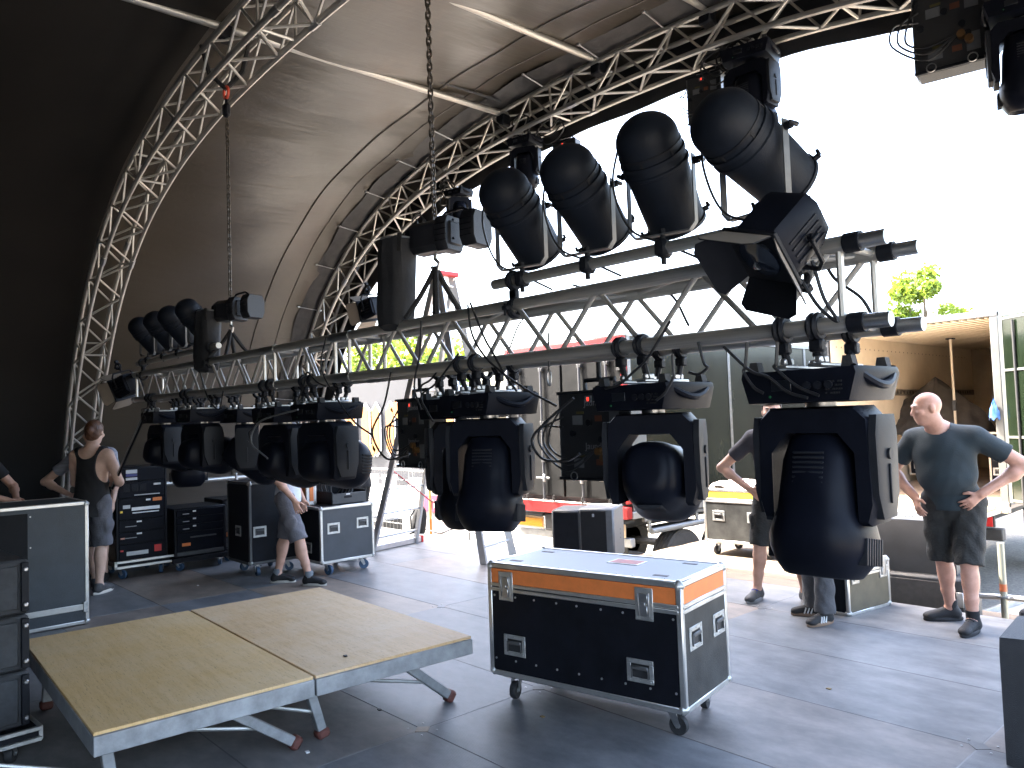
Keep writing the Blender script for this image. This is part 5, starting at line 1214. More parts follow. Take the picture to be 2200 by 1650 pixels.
# --- dark wall with blackletter sign
bd = thing('sign_board', 'dark grey board with orange blackletter letters behind the fence', 'sign', (-18.6, 9.9, GZ))
box('board', (2.6, .06, 2.7), (6.6, .06, 2.6), mat('board_slate', (.02, .021, .025), .6, 0, .2, 3), bd, .01)
for x in (-.2, 5.4): rod('post', (x, .12, 0), (x, .12, 4), .05, CHAS, bd)
ORL = mat('letter_orange', (.30, .12, .025), .5, 0, .1, 5)
def blackletter(x, kind):
    S = [[(0, 0), (.16, -.16), (.32, 0), (.32, .95), (.16, 1.12), (0, .95)]]
    if kind == 'u': S += [[(.50, 0), (.66, -.16), (.82, 0), (.82, .95), (.66, 1.12), (.50, .95)], [(.16, -.02), (.5, -.2), (.66, -.02), (.5, .12)]]
    if kind == 'o': S += [[(.48, 0), (.64, .12), (.64, .9), (.48, 1.05), (.36, .95), (.36, .1)], [(.1, 1.0), (.32, 1.2), (.55, 1.02), (.32, .86)], [(.1, -.02), (.32, -.22), (.55, -.02), (.32, .12)]]
    if kind == 'r': S += [[(.2, .95), (.42, 1.16), (.66, .95), (.5, .74)]]
    for s in S:
        M = T(x, 0, 2.25) @ Matrix.Diagonal((.95, 1, .95, 1)); cx = sum(p[0] for p in s)/len(s); cz = sum(p[1] for p in s)/len(s)
        obj('letter_outline', MB().prism([(cx+(u-cx)*1.22, cz+(q-cz)*1.08) for u, q in s], .0, .028, 'y'), WHITE, bd, M @ T(0, -.03, 0)); obj('letter_stroke', MB().prism(s, -.02, .028, 'y'), ORL, bd, M @ T(0, -.032, 0))
for x, k in ((.2, 'r'), (1.15, 'o'), (2.1, 'u'), (3.2, 'r'), (4.1, 'o'), (5.0, 'u')): blackletter(x, k)
# white garden chairs below the board
for k, (x, lab) in enumerate(((-15.3, 'white plastic chair left one below the dark sign board'), (-14.6, 'white plastic chair right one below the dark sign board'))):
    t = thing('garden_chair', lab, 'chair', (x, 9.2, GZ+.75), .4*k-.2, 'white chairs beyond the fence')
    box('seat', (0, 0, .43), (.48, .46, .03), WHITE, t, .01)
    for i in range(4): box('back_slat', (-.18+.12*i, .22, .68), (.07, .02, .46), WHITE, t, .006)
    box('back_rail', (0, .22, .92), (.5, .03, .06), WHITE, t, .012)
    for sx in (-1, 1):
        box('arm', (sx*.26, 0, .66), (.05, .44, .03), WHITE, t, .01)
        for sy in (-1, 1): rod('leg', (sx*.22, sy*.2, 0), (sx*.2, sy*.18, .43), .02, WHITE, t)
    tbl = box('plinth', (0, 0, -.375), (.6, .6, .74), CHAS, t, .01)
# --- trees
LEAF = bpy.data.materials.new('leaf_green'); LEAF.use_nodes = True
_n = LEAF.node_tree.nodes; _l = LEAF.node_tree.links; _b = _n['Principled BSDF']
_oi = _n.new('ShaderNodeNewGeometry'); _cr = _n.new('ShaderNodeValToRGB'); _cr.color_ramp.elements[0].color = (.055, .11, .012, 1); _cr.color_ramp.elements[1].color = (.14, .20, .022, 1); _l.new(_oi.outputs['Random Per Island'], _cr.inputs[0]); _l.new(_cr.outputs[0], _b.inputs['Base Color']); _b.inputs['Roughness'].default_value = .55
_tr = _n.new('ShaderNodeBsdfTranslucent'); _tr.inputs[0].default_value = (.22, .30, .03, 1); _mx = _n.new('ShaderNodeMixShader'); _mx.inputs[0].default_value = .35; _l.new(_b.outputs[0], _mx.inputs[1]); _l.new(_tr.outputs[0], _mx.inputs[2]); _l.new(_mx.outputs[0], _n['Material Output'].inputs[0])
BARK = mat('bark', (.10, .075, .055), .9, 0, .3, 6, .8, 20)
def tree(loc, H, R, label, seed, nl=2600, ls=.16):
    rs = np.random.RandomState(seed); t = thing('leafy_tree', label, 'tree', loc, group='trees beyond the lorries')
    tm = MB(); tm.tube([(0, 0, 0), (.05, 0, H*.35), (-.05, .05, H*.7), (0, 0, H*.92)], [.16*H/7, .12*H/7, .06*H/7, .02], 8)
    clumps = []
    for k in range(26):
        a = rs.rand()*2*pi; zz = H*(.42+.53*rs.rand()); rr = R*(.35+.6*rs.rand())*math.sqrt(max(.05, 1-((zz/H-.66)/.36)**2)); c = Vector((rr*math.cos(a), rr*math.sin(a), zz)); clumps.append((c, R*(.22+.2*rs.rand())))
        tm.tube([(0, 0, zz*.75), (c.x*.5, c.y*.5, zz*.86), tuple(c)], [.03*H/7, .02*H/7, .008], 5)
    obj('trunk', tm, BARK, t)
    v = []; f = []
    for k in range(nl):
        c, r = clumps[rs.randint(len(clumps))]; d = rs.normal(size=3); d /= np.linalg.norm(d); p = np.array(c)+d*r*(.45+.6*rs.rand())
        a = rs.normal(size=3); a /= np.linalg.norm(a); b = np.cross(a, rs.normal(size=3)); b /= np.linalg.norm(b); s = ls*(.6+.7*rs.rand()); o = len(v)
        v += [p-a*s, p-a*s*.2+b*s*.5, p+a*s, p-a*s*.2-b*s*.5]; f.append((o, o+1, o+2, o+3))
    me = bpy.data.meshes.new('crown'); me.from_pydata([tuple(q) for q in v], [], f); me.materials.append(LEAF); cr = link('crown', me, t)
    return t
c = P(1990, 700, d=34); tree((c.x, c.y, GZ), 9.0, 1.7, 'single bright green tree rising above the open lorry', 4, 7000, .14)
c = P(905, 760, d=42); tree((c.x, c.y, GZ), 8.0, 2.6, 'green tree seen through the truss behind the ladder', 6, 3800, .2)
c = P(830, 760, d=46); tree((c.x, c.y, GZ), 8.2, 2.8, 'green tree half hidden by the black drape', 8, 3000, .2)
c = P(2215, 900, d=26); tree((c.x, c.y, GZ), 5.6, 2.2, 'green tree at the right edge behind the lorry door', 9, 2500, .17)
# ================================================================== PEOPLE
V = lambda *a: np.array(a, float)
def nrmz(a): a = np.asarray(a, float); return a/np.linalg.norm(a)
class Cap:            # tapered capsule, optionally cut flat at its end
    def __init__(s, a, b, ra, rb=None, k=.02, cut=False): s.a, s.b, s.ra, s.rb, s.k, s.cut = V(*a), V(*b), ra, ra if rb is None else rb, k, cut
    def bb(s): r = max(s.ra, s.rb); return np.minimum(s.a, s.b)-r, np.maximum(s.a, s.b)+r
    def __call__(s, X, Y, Z):
        d = s.b-s.a; L2 = d@d; px, py, pz = X-s.a[0], Y-s.a[1], Z-s.a[2]
        u = (px*d[0]+py*d[1]+pz*d[2])/L2; t = np.clip(u, 0, 1)
        q = np.sqrt((px-t*d[0])**2+(py-t*d[1])**2+(pz-t*d[2])**2)-(s.ra+(s.rb-s.ra)*t)
        if s.cut: q = np.maximum(q, (u-1)*math.sqrt(L2))
        return q
class Ell:
    def __init__(s, c, r, R=None, k=.03): s.c, s.r, s.R, s.k = V(*c), V(*r), R if R is not None else np.eye(3), k
    def bb(s): m = s.r.max(); return s.c-m, s.c+m
    def __call__(s, X, Y, Z):
        p = [X-s.c[0], Y-s.c[1], Z-s.c[2]]; q = [(p[0]*s.R[0, i]+p[1]*s.R[1, i]+p[2]*s.R[2, i]) for i in range(3)]
        k0 = np.sqrt(sum((q[i]/s.r[i])**2 for i in range(3)))+1e-9; k1 = np.sqrt(sum((q[i]/s.r[i]**2)**2 for i in range(3)))+1e-9
        return k0*(k0-1)/k1
def sdf_mesh(name, prims, h, m, clip=None, disp=None):
    lo = np.min([p.bb()[0] for p in prims], 0)-3*h-.01; hi = np.max([p.bb()[1] for p in prims], 0)+3*h+.01
    n = np.ceil((hi-lo)/h).astype(int)+1; ax = [lo[i]+h*np.arange(n[i]) for i in range(3)]
    F = np.full(n, 1., np.float32)
    for p in prims:
        a, b = p.bb(); i0 = np.maximum(0, ((a-p.k-2*h-lo)/h).astype(int)); i1 = np.minimum(n, ((b+p.k+2*h-lo)/h).astype(int)+2)
        X, Y, Z = np.meshgrid(*[ax[i][i0[i]:i1[i]] for i in range(3)], indexing='ij'); d = p(X, Y, Z)
        s = tuple(slice(i0[i], i1[i]) for i in range(3)); f = F[s]; hh = np.clip(.5+.5*(f-d)/p.k, 0, 1); F[s] = f*(1-hh)+d*hh-p.k*hh*(1-hh)
    if clip or disp:
        X, Y, Z = np.meshgrid(*ax, indexing='ij')
        if disp: F = F+disp(X, Y, Z)
        if clip: F = np.maximum(F, clip(X, Y, Z))
    S = F < 0; c = [np.s_[:-1], np.s_[1:]]
    mix = np.zeros(np.array(n)-1, int)
    for i in (0, 1):
        for j in (0, 1):
            for k in (0, 1): mix += S[c[i], c[j], c[k]]
    act = (mix > 0) & (mix < 8); idx = np.full(act.shape, -1); cells = np.argwhere(act); idx[act] = np.arange(len(cells))
    pos = np.zeros((len(cells), 3)); cnt = np.zeros(len(cells)); cs = cells
    for a in range(3):
        b, d = (a+1) % 3, (a+2) % 3
        for ob in (0, 1):
            for od in (0, 1):
                o = np.zeros(3, int); o[b] = ob; o[d] = od; p0 = cs+o; e = np.zeros(3, int); e[a] = 1; p1 = p0+e
                f0 = F[tuple(p0.T)]; f1 = F[tuple(p1.T)]; cr = (f0 < 0) != (f1 < 0); t = np.where(cr, f0/np.where(f0 == f1, 1, f0-f1), 0)
                q = o+np.outer(t, e); pos[cr] += q[cr]; cnt[cr] += 1
    pos = lo+h*(cs+pos/np.maximum(cnt, 1)[:, None]); faces = []
    for a in range(3):
        b, d = (a+1) % 3, (a+2) % 3; sl0 = [slice(None)]*3; sl1 = [slice(None)]*3; sl0[a] = slice(0, -1); sl1[a] = slice(1, None)
        e = np.argwhere(S[tuple(sl0)] != S[tuple(sl1)]); ok = (e[:, b] > 0) & (e[:, d] > 0) & (e[:, b] < n[b]-1) & (e[:, d] < n[d]-1); e = e[ok]; fl = S[tuple(e.T)]
        eb = np.zeros(3, int); eb[b] = 1; ed = np.zeros(3, int); ed[d] = 1
        q = np.stack([idx[tuple((e-x).T)] for x in (eb+ed, ed, 0*eb, eb)], 1); q[~fl] = q[~fl][:, ::-1]; faces.append(q)
    faces = np.concatenate(faces); faces = faces[(faces >= 0).all(1)]
    me = bpy.data.meshes.new(name); me.from_pydata(pos.tolist(), [], faces.tolist()); me.polygons.foreach_set('use_smooth', [True]*len(me.polygons)); me.materials.append(m)
    return me
def hand(w, d, n, t, curl=.5, spread=1.):
    """palm, four fingers and a thumb; d along the hand, n palm side, t thumb side"""
    w, d = V(*w), nrmz(d); n = V(*n); n = nrmz(n-d*(n@d)); t = V(*t); t = nrmz(t-d*(t@d)-n*(t@n)); o = []
    for s in (-.026, -.009, .009, .024): o.append(Cap(w+d*.012+t*s*.7, w+d*.088+t*s, .014, .0125, .012))
    for s, L in ((-.028, .060), (-.0095, .074), (.0095, .080), (.028, .072)):
        b = w+d*.088+t*s; u = nrmz(d*math.cos(curl*.6)+n*math.sin(curl*.6)+t*s*6*spread); v = nrmz(d*math.cos(curl*1.5)+n*math.sin(curl*1.5)+t*s*5*spread)
        o += [Cap(b, b+u*L*.52, .0098, .0088, .006), Cap(b+u*L*.52, b+u*L*.52+v*L*.48, .0088, .0075, .005)]
    b = w+d*.028+t*.024; u = nrmz(d*.62+t*.78+n*.25); v = nrmz(d*.85+t*.45+n*.3); o += [Cap(b, b+u*.044, .0135, .0115, .012), Cap(b+u*.044, b+u*.044+v*.034, .0112, .009, .006)]
    return o
def frame(up, right):
    u = nrmz(up); r = V(*right); r = nrmz(r-u*(r@u)); f = np.cross(u, r); return np.stack([r, f, u], 1)      # columns right, forward, up
def person(label, loc, rz, ps, wear, h=.011, build=1.0, skin=None, hair=None, s=1.0):
    skin = skin or SKIN
    t = thing('person', label, 'person', loc, rz); t.scale = (s, s, s)
    hip, ch, hd = V(*ps['hip']), V(*ps['chest']), V(*ps['head'])
    sr, sl = V(*ps['sr']), V(*ps['sl']); R = frame(ch-hip, sr-sl); Rp = frame((0, 0, 1), (1, 0, 0)); Rp = frame((0, 0, 1), (sr-sl)*V(1, 1, 0))
    hf = nrmz(ps['look']); Rh = frame(V(0, 0, 1)+hf*0 - hf*hf[2]*.9, np.cross(hf, V(0, 0, 1)))
    bel = ps.get('belly', 0.)
    mid = hip*.52+ch*.48; rib = hip*.22+ch*.78
    def torso(o, k=.06):
        B = build
        return [Ell(hip+V(0, 0, .01), (.172*B+o, .118*B+o, .13+o), Rp, k), Ell(mid+R[:, 1]*(.012+bel*.5), (.152*B+bel*.4+o, .112*B+bel+o, .17+o), R, k), Ell(rib+R[:, 1]*.01, (.172*B+o, .118*B+bel*.2+o, .19+o), R, k),
                Cap(sl*.88+sr*.12-V(0, 0, .015), sr*.88+sl*.12-V(0, 0, .015), .072+o, None, k), Ell(ch+R[:, 1]*.045-R[:, 2]*.09, (.14*B+o, .06+o, .09+o), R, .05)] + ([Cap(ch+V(0, 0, .06)-R[:, 1]*.015, sr*.8+sl*.2+V(0, 0, .02), .05+o, .05+o, .05), Cap(ch+V(0, 0, .06)-R[:, 1]*.015, sl*.8+sr*.2+V(0, 0, .02), .05+o, .05+o, .05)] if o else [])
    def limb(sd):
        S = sr if sd > 0 else sl; E = V(*ps['er' if sd > 0 else 'el']); Wt = V(*ps['wr' if sd > 0 else 'wl']); return S, E, Wt
    foot = {1: ps['fr'], -1: ps['fl']}; knee = {}
    for sd in (1, -1):
        fx, fy, fa = foot[sd]; an = V(fx, fy, .085); hp = hip+Rp[:, 0]*sd*.095-V(0, 0, .03); fd = V(-math.sin(fa), math.cos(fa), 0)
        knee[sd] = (hp, (hp+an)/2+V(0, 0, .02)+(fd*.5+Rp[:, 1]*.5)*ps.get('bend', .035), an, fd)
    b = torso(0)
    b += [Cap(ch+V(0, 0, .02)+R[:, 1]*-.01, hd-Rh[:, 2]*.07-Rh[:, 1]*.015, .064*build, .059*build, .03), Cap(ch+V(0, 0, .085)-R[:, 1]*.015, sr*.8+sl*.2+V(0, 0, .025), .05, .05, .05), Cap(ch+V(0, 0, .085)-R[:, 1]*.015, sl*.8+sr*.2+V(0, 0, .025), .05, .05, .05)]
    # head
    b += [Ell(hd+Rh[:, 2]*.025-Rh[:, 1]*.015, (.077, .098, .092), Rh, .02), Ell(hd-Rh[:, 2]*.035+Rh[:, 1]*.022, (.062, .074, .082), Rh, .03), Ell(hd-Rh[:, 2]*.088+Rh[:, 1]*.05, (.036, .032, .026), Rh, .03)]
    b += [Cap(hd+Rh[:, 2]*.012+Rh[:, 1]*.09, hd-Rh[:, 2]*.026+Rh[:, 1]*.108, .009, .014, .012), Cap(hd+Rh[:, 2]*.030+Rh[:, 1]*.083-Rh[:, 0]*.035, hd+Rh[:, 2]*.030+Rh[:, 1]*.083+Rh[:, 0]*.035, .011, None, .015)]
    b += [Cap(hd-Rh[:, 2]*.055+Rh[:, 1]*.088-Rh[:, 0]*.016, hd-Rh[:, 2]*.055+Rh[:, 1]*.088+Rh[:, 0]*.016, .008, None, .008), Cap(hd-Rh[:, 2]*.068+Rh[:, 1]*.086-Rh[:, 0]*.012, hd-Rh[:, 2]*.068+Rh[:, 1]*.086+Rh[:, 0]*.012, .008, None, .008)]
    for sd in (1, -1):
        b += [Ell(hd+Rh[:, 0]*sd*.079-Rh[:, 1]*.012-Rh[:, 2]*.004, (.011, .021, .034), Rh, .01), Ell(hd+Rh[:, 0]*sd*.045+Rh[:, 1]*.066-Rh[:, 2]*.02, (.026, .02, .02), Rh, .02)]
        S, E, Wt = limb(sd); B = ps.get('arm', 1.)
        b += [Cap(S, E, .056*B, .043*B, .03), Ell(S*.6+E*.4, (.05*B,)*3, None, .03), Cap(E, Wt, .043*B, .029*B, .02), Ell(E*.72+Wt*.28, (.045*B,)*3, None, .03)]
        hv = ps['hr' if sd > 0 else 'hl']; b += hand(Wt, hv[0], hv[1], hv[2], *(hv[3:] if len(hv) > 3 else ()))
        hp, kn, an, fd = knee[sd]
        b += [Cap(hp, kn, .092*build, .060, .04), Cap(kn, kn*.35+an*.65, .056, .046, .03), Ell(kn*.68+an*.32-fd*.018, (.052, .055, .10), None, .04), Cap(kn*.35+an*.65, an, .044, .036, .02), Cap(an, an+fd*.10-V(0, 0, .045), .036, .03, .03)]
    link('body', sdf_mesh('body', b, h, skin), t)
    for sd in (1, -1):   # eyes
        e = obj('eye', MB().lathe([(.001, .011), (.008, .008), (.011, 0), (.008, -.008), (.001, -.011)], 10), mat('eye_white', (.28, .22, .19), .3), t, Matrix.Translation(hd+Rh[:, 0]*sd*.031+Rh[:, 1]*.072+Rh[:, 2]*.008)); e2 = obj('iris', MB().lathe([(.001, .0), (.005, .001), (.001, .002)], 8), mat('iris_dark', (.03, .02, .015), .3), e, Matrix(np.vstack([np.hstack([np.stack([Rh[:, 0], -Rh[:, 2], Rh[:, 1]], 1), (Rh[:, 1]*.0105)[:, None]]), [0, 0, 0, 1]]).tolist()))
        br = obj('eyebrow', MB().tube([tuple(hd+Rh[:, 0]*sd*x+Rh[:, 1]*y+Rh[:, 2]*z) for x, y, z in ((.014, .097, .030), (.032, .092, .034), (.05, .080, .029))], [.003, .004, .002], 5), hair or mat('brow_grey', (.25, .19, .15), .8), t)
    fold = lambda a: (lambda X, Y, Z: a*(np.sin(31*Z+9*X+6*np.sin(9*X+4*Y))*np.sin(13*X-7*Z+3)+.6*np.sin(47*Z-21*Y+5*np.sin(17*X))))
    w = wear
    hem = hip[2]-.06
    if w.get('top'):
        kind, m = w['top']; o = torso(.016, .05)
        if kind == 'tee':
            for sd in (1, -1):
                S, E, Wt = limb(sd); o.append(Cap(S-V(0, 0, .005), S*.38+E*.62, .072*ps.get('arm', 1.), .068*ps.get('arm', 1.), .035, True)); o.append(Ell(S, (.075,)*3, None, .03))
            o.append(Cap(hip+V(0, 0, .08), hip-V(0, 0, .07), .13*build, .14*build, .05))
            nk = ch+R[:, 1]*.02+R[:, 2]*.115
            cl = lambda X, Y, Z: np.maximum(hem-Z, .075-np.sqrt((X-nk[0])**2+(Y-nk[1])**2+(Z-nk[2])**2*.8))
        else:
            nk = ch+R[:, 2]*.13-R[:, 1]*.02
            def cl(X, Y, Z):
                u = (X-ch[0])*R[0, 0]+(Y-ch[1])*R[1, 0]; zz = Z-ch[2]
                arm = np.sqrt((np.abs(u)-.215)**2*1.0+((zz+.08)*.55)**2)-.115
                return np.maximum(np.maximum(hem-.10-Z, -arm), .10-np.sqrt((u*.95)**2+(zz-.10)**2))
            o.append(Cap(hip+V(0, 0, .1), hip-V(0, 0, .16), .15*build, .17*build, .06))
        link('t_shirt' if kind == 'tee' else 'tank_top', sdf_mesh('shirt', o, h, m, cl, fold(.0013)), t)
    kind, m = w['bottom']; o = [Ell(hip, (.19*build, .14*build, .15), Rp, .05)]
    for sd in (1, -1):
        hp, kn, an, fd = knee[sd]
        if kind == 'shorts':
            o.append(Cap(hp, kn*1.02-hp*.02-V(0, 0, .03), .108*build, .098, .04, True)); sp = hp*.42+kn*.58+Rp[:, 0]*sd*.085; o.append(Ell(sp, (.028, .075, .085), Rp, .015))
        else: o += [Cap(hp, kn, .105*build, .078, .04), Cap(kn, an+V(0, 0, .0), .076, .082, .03, True)]
    top = hip[2]+.075
    link('shorts' if kind == 'shorts' else 'trousers', sdf_mesh('shorts', o, h, m, lambda X, Y, Z: Z-top, fold(.004)), t)
    if w.get('belt'): pass
    # shoes
    for sd in (1, -1):
        hp, kn, an, fd = knee[sd]; a0 = V(an[0], an[1], 0); sm = w['shoe']
        S = [Cap(a0+fd*-.035+V(0, 0, .045), a0+fd*.13+V(0, 0, .036), .040, .036, .03), Cap(a0+V(0, 0, .06)-fd*.02, a0+V(0, 0, .105)-fd*.01, .043, .041, .03, True), Cap(a0+V(0, 0, .085), a0+fd*.10+V(0, 0, .05), .034, .03, .03), Ell(a0+fd*.165+V(0, 0, .034), (.042, .042, .03), None, .03)]
        sh = link('shoe', sdf_mesh('shoe', S, min(h, .009), sm, lambda X, Y, Z: .012-Z), t)
        rt = np.cross(fd, V(0, 0, 1)); so = []
        for z, k in ((0, .96), (.008, 1.), (.024, .98), (.028, .9)):
            ring = []
            for i in range(20):
                a = 2*pi*i/20; L = .148*math.cos(a); wd = (.046+.004*math.cos(a))*math.sin(a); ring.append(tuple(a0+fd*(.06+L*k)+rt*wd*k+V(0, 0, z)))
            so.append(ring)
        obj('sole', MB().loft(so), w.get('sole', RUB), sh)
        if w.get('lace'):
            for i in range(4): p = a0+fd*(.055+.025*i)+V(0, 0, .098-.014*i); obj('lace', MB().tube([tuple(p-rt*.03-V(0, 0, .008)), tuple(p+V(0, 0, .006)), tuple(p+rt*.03-V(0, 0, .008))], .0045, 5), w['lace'], sh)
        if w.get('stripes'):
            for i in range(3):
                for q in (-1, 1): p = a0+fd*(.045+.026*i)+rt*q*.040+V(0, 0, .05); obj('stripe', MB().tube([tuple(p-V(0, 0, .025)+rt*q*.004), tuple(p-fd*.018+V(0, 0, .022)-rt*q*.004)], .0065, 5), WHITE, sh)
        if w.get('sock'): obj('sock', MB().cyl(tuple(an+V(0, 0, .0)), tuple(an+V(0, 0, .07)), .045, 14, .047), w['sock'], sh)
    if hair:
        o = [Ell(hd+Rh[:, 2]*.032-Rh[:, 1]*.02, (.088, .108, .102), Rh, .02), Ell(hd-Rh[:, 2]*.03-Rh[:, 1]*.055, (.07, .055, .075), Rh, .03)]
        if ps.get('bun'): o += [Ell(hd-Rh[:, 1]*.115-Rh[:, 2]*.0, (.042, .034, .045), Rh, .012)]
        def cl(X, Y, Z):
            f = (X-hd[0])*Rh[0, 1]+(Y-hd[1])*Rh[1, 1]+(Z-hd[2])*Rh[2, 1]; z = (X-hd[0])*Rh[0, 2]+(Y-hd[1])*Rh[1, 2]+(Z-hd[2])*Rh[2, 2]
            return np.minimum(np.maximum(f-.055, 0)+np.maximum(.055-z, 0)-.01, 1) * np.where((f > .03) & (z < .065), 1, 0) + np.where((f > .03) & (z < .065), 0.0, -1.) if False else np.where((f > .005) & (z < .055-.2*0), .05, -1.)
        link('hair', sdf_mesh('hair', o, min(h, .008), hair, cl, lambda X, Y, Z: .0025*np.sin(120*X+40*Z)*np.sin(60*Z)), t)
    return t
TEE = mat('tee_petrol', (.020, .032, .040), .85, 0, .15, 6, .35, 180); TEEB = mat('tee_black', (.012, .012, .014), .85, 0, .2, 6, .35, 180); TEEW = mat('tee_white', (.62, .64, .70), .85, 0, .06, 6, .3, 180); TEED = mat('tee_dark_violet', (.035, .033, .042), .85, 0, .15, 6, .3, 180)
SHB = mat('shorts_black', (.018, .018, .017), .85, 0, .3, 7, .5, 60, col2=(.032, .032, .03)); SHG = mat('shorts_grey', (.13, .125, .14), .85, 0, .2, 7, .5, 60); SHG2 = mat('shorts_slate', (.10, .10, .115), .85, 0, .2, 7, .5, 60); TRG = mat('trousers_grey', (.075, .075, .08), .85, 0, .2, 7, .5, 50)
SHOEB = mat('shoe_black', (.014, .014, .015), .7, 0, .3, 20, .4, 200); SHOEG = mat('shoe_grey', (.06, .06, .062), .7, 0, .25, 20, .4, 200); BLUELACE = mat('blue_lace', (.02, .03, .30), .7); SOLEW = mat('sole_white', (.55, .52, .47), .6); SOCKG = mat('sock_grey', (.16, .18, .2), .9)
HAIRB = mat('hair_brown', (.10, .042, .020), .5, 0, .35, 40, .5, 120, stretch=(1, 1, .3)); HAIRD = mat('hair_dark', (.03, .02, .015), .5, 0, .3, 40, .4, 120)
base = dict(hip=(0, 0, .95), chest=(0, .0, 1.40), head=(0, .04, 1.665), sr=(.185, 0, 1.43), sl=(-.185, 0, 1.43), look=(0, 1, 0), fr=(.11, 0, -.15), fl=(-.11, 0, .15), er=(.24, -.03, 1.14), wr=(.25, .08, .90), el=(-.24, -.03, 1.14), wl=(-.25, .08, .90), hr=((0, .1, -1), (-1, 0, 0), (0, 1, 0)), hl=((0, .1, -1), (1, 0, 0), (0, 1, 0)))
def pose(**k): d = dict(base); d.update(k); return d
# bald man, hands on hips, leaning forward, head turned to his right
person('bald man in dark petrol t-shirt and black shorts, hands on hips, leaning forward', (-2.14, 6.36, 0), rad(180), pose(hip=(0, -.02, .93), chest=(.015, .10, 1.39), head=(.07, .21, 1.635), sr=(.205, .10, 1.405), sl=(-.205, .07, 1.415), look=(.72, .66, -.16), belly=.035, arm=1.12,
    fl=(-.13, .12, -.05), fr=(.10, -.13, -.85), el=(-.47, -.09, 1.20), wl=(-.225, .09, 1.00), hl=((.55, .35, -.55), (.6, -.75, .1), (-.2, .6, .8), .45, 1.3), er=(.42, .04, 1.15), wr=(.22, .12, .96), hr=((-.3, .35, -.8), (-.6, -.7, 0), (.3, .5, .6), .5, 1.2)),
    dict(top=('tee', TEE), bottom=('shorts', SHB), shoe=SHOEB, sole=RUB, lace=BLKC, sock=BLKC), .0075, 1.16, skin=mat('skin_ruddy', (.52, .27, .19), .45, 0, .12, 16, .15, 150, col2=(.60, .33, .245), spec=.45), s=1.0)
# man behind the nearest moving head
person('man in dark t-shirt with blue-laced shoes standing behind the nearest moving head', (-3.53, 6.27, 0), rad(-155), pose(fr=(.20, .03, -.35), fl=(-.20, .03, .35), er=(.47, -.04, 1.17), wr=(.22, .10, .99), hr=((-.6, .25, -.5), (-.6, -.6, 0), (.1, .6, .7), .4), el=(-.35, .02, 1.15), wl=(-.1, .25, 1.05), hl=((.9, .2, 0), (0, -1, 0), (0, 0, 1))), dict(top=('tee', TEED), bottom=('shorts', SHB), shoe=SHOEG, sole=mat('sole_grey', (.2, .2, .2), .6), lace=BLUELACE), .0105, 1.0, hair=HAIRD, s=.99)
# grey trousers, striped trainers
person('person in grey trousers and striped black trainers, hidden behind the nearest moving head', (-2.99, 5.93, 0), rad(170), pose(fr=(.08, -.02, -.9), fl=(-.12, .13, -.1), el=(-.22, .1, 1.16), wl=(-.05, .3, 1.1), hl=((.7, .6, 0), (0, -1, 0), (0, 0, 1)), er=(.22, .1, 1.16), wr=(.05, .3, 1.1), hr=((-.7, .6, 0), (0, -1, 0), (0, 0, 1))), dict(top=('tee', TEEB), bottom=('trousers', TRG), shoe=SHOEB, sole=mat('sole_gum', (.22, .14, .09), .6), stripes=True), .011, .96, hair=HAIRD, s=.94)
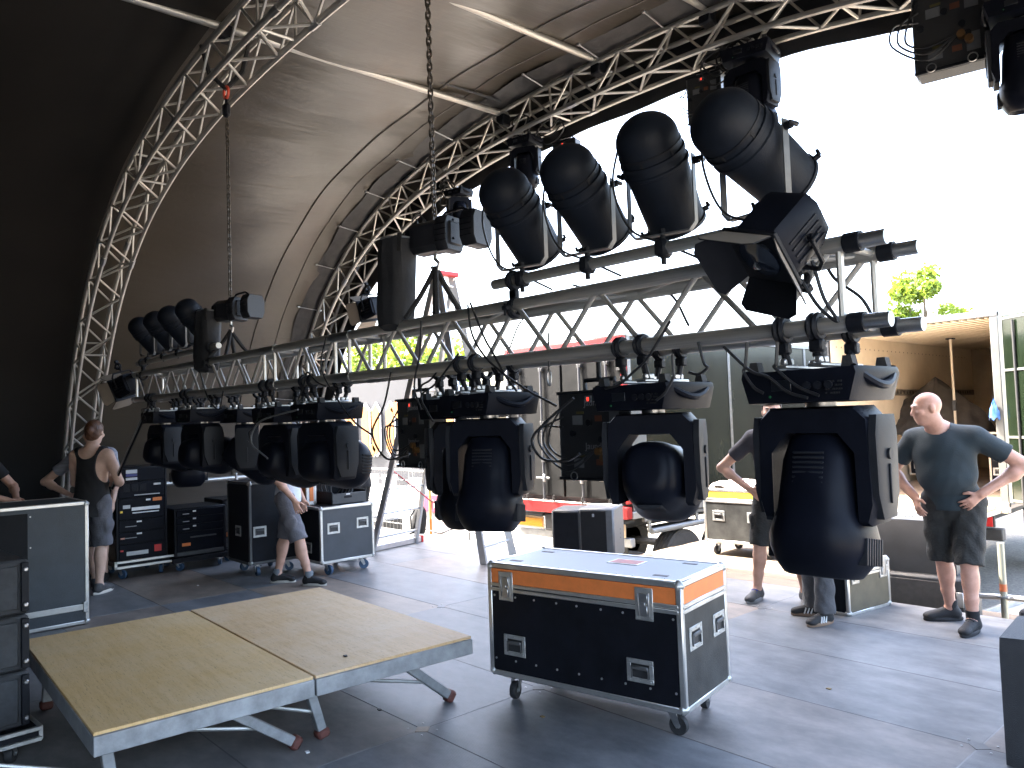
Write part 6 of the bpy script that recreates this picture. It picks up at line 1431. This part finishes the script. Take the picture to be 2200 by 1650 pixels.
# man with bun seen from behind
person('man with a hair bun in black tank top and grey shorts seen from behind', (-9.10, 2.14, 0), rad(44), pose(chest=(0, -.01, 1.39), head=(.02, .03, 1.665), look=(-.1, .95, -.2), bun=True, fr=(.12, -.08, -.1), fl=(-.08, .18, .5), er=(.27, .05, 1.14), wr=(.14, .26, 1.10), hr=((-.9, .3, .1), (0, -1, 0), (0, .2, 1)), el=(-.25, .10, 1.14), wl=(-.02, .27, 1.16), hl=((.9, .2, .1), (0, -1, 0), (0, .2, 1))), dict(top=('tank', TEEB), bottom=('shorts', SHG2), shoe=SHOEG, sole=SOLEW), .0095, .98, skin=SKIN2, hair=HAIRB, s=1.01)
pp = P(158, 1258, z=0)
person('person in grey striped shirt facing the man with the bun, one hand on hip', (-9.78, 2.32, 0), rad(-130), pose(er=(.56, -.02, 1.14), wr=(.22, .10, .99), hr=((-.6, .25, -.5), (-.6, -.6, 0), (.1, .6, .7), .4)), dict(top=('tee', mat('shirt_stripe', (.22, .23, .27), .85, 0, .3, 3, .2, 100, stretch=(1, 1, 12))), bottom=('shorts', SHB), shoe=SHOEB), .011, .98, skin=SKIN2, hair=HAIRD, s=1.0)
person('person in black t-shirt cut off by the left edge behind the tall case', (-9.70, 1.20, 0), rad(-40), pose(el=(-.36, .16, 1.13), wl=(-.08, .36, 1.02), hl=((.8, .5, -.1), (0, 0, -1), (0, .8, .5)), er=(.34, .16, 1.13), wr=(.08, .36, 1.02), hr=((-.8, .5, -.1), (0, 0, -1), (0, .8, .5))), dict(top=('tee', TEEB), bottom=('shorts', SHB), shoe=SHOEB), .011, 1.02, hair=HAIRD, s=1.0)
# white t-shirt
person('person in white t-shirt and grey work shorts standing sideways by the road cases', (-7.80, 3.73, 0), rad(-46), pose(chest=(0, -.02, 1.40), fr=(.12, .26, -.15), fl=(-.06, -.16, .05), bend=.02, er=(.25, -.02, 1.15), wr=(.24, .16, .93), hr=((0, .35, -1), (-1, 0, 0), (0, 1, .3), .3)), dict(top=('tee', TEEW), bottom=('shorts', SHG), shoe=SHOEB, sole=SOLEW, sock=SOCKG), .0105, .94, skin=SKIN, hair=HAIRD, s=.97)
person('person in black t-shirt bent over the open cable box', (-8.55, 4.98, 0), rad(118), pose(hip=(0, -.05, .95), chest=(0, .08, 1.37), head=(0, .2, 1.62), sr=(.19, .08, 1.40), sl=(-.19, .08, 1.40), el=(-.33, .12, 1.12), wl=(-.20, .38, 1.02), hl=((.5, .8, -.2), (0, 0, -1), (1, 0, .2)), er=(.30, .14, 1.12), wr=(.12, .38, 1.02), hr=((-.4, .8, -.2), (0, 0, -1), (-1, 0, .2))), dict(top=('tee', TEEB), bottom=('shorts', SHB), shoe=SHOEB, sole=SOLEW), .011, 1.03, hair=HAIRD, s=1.0)
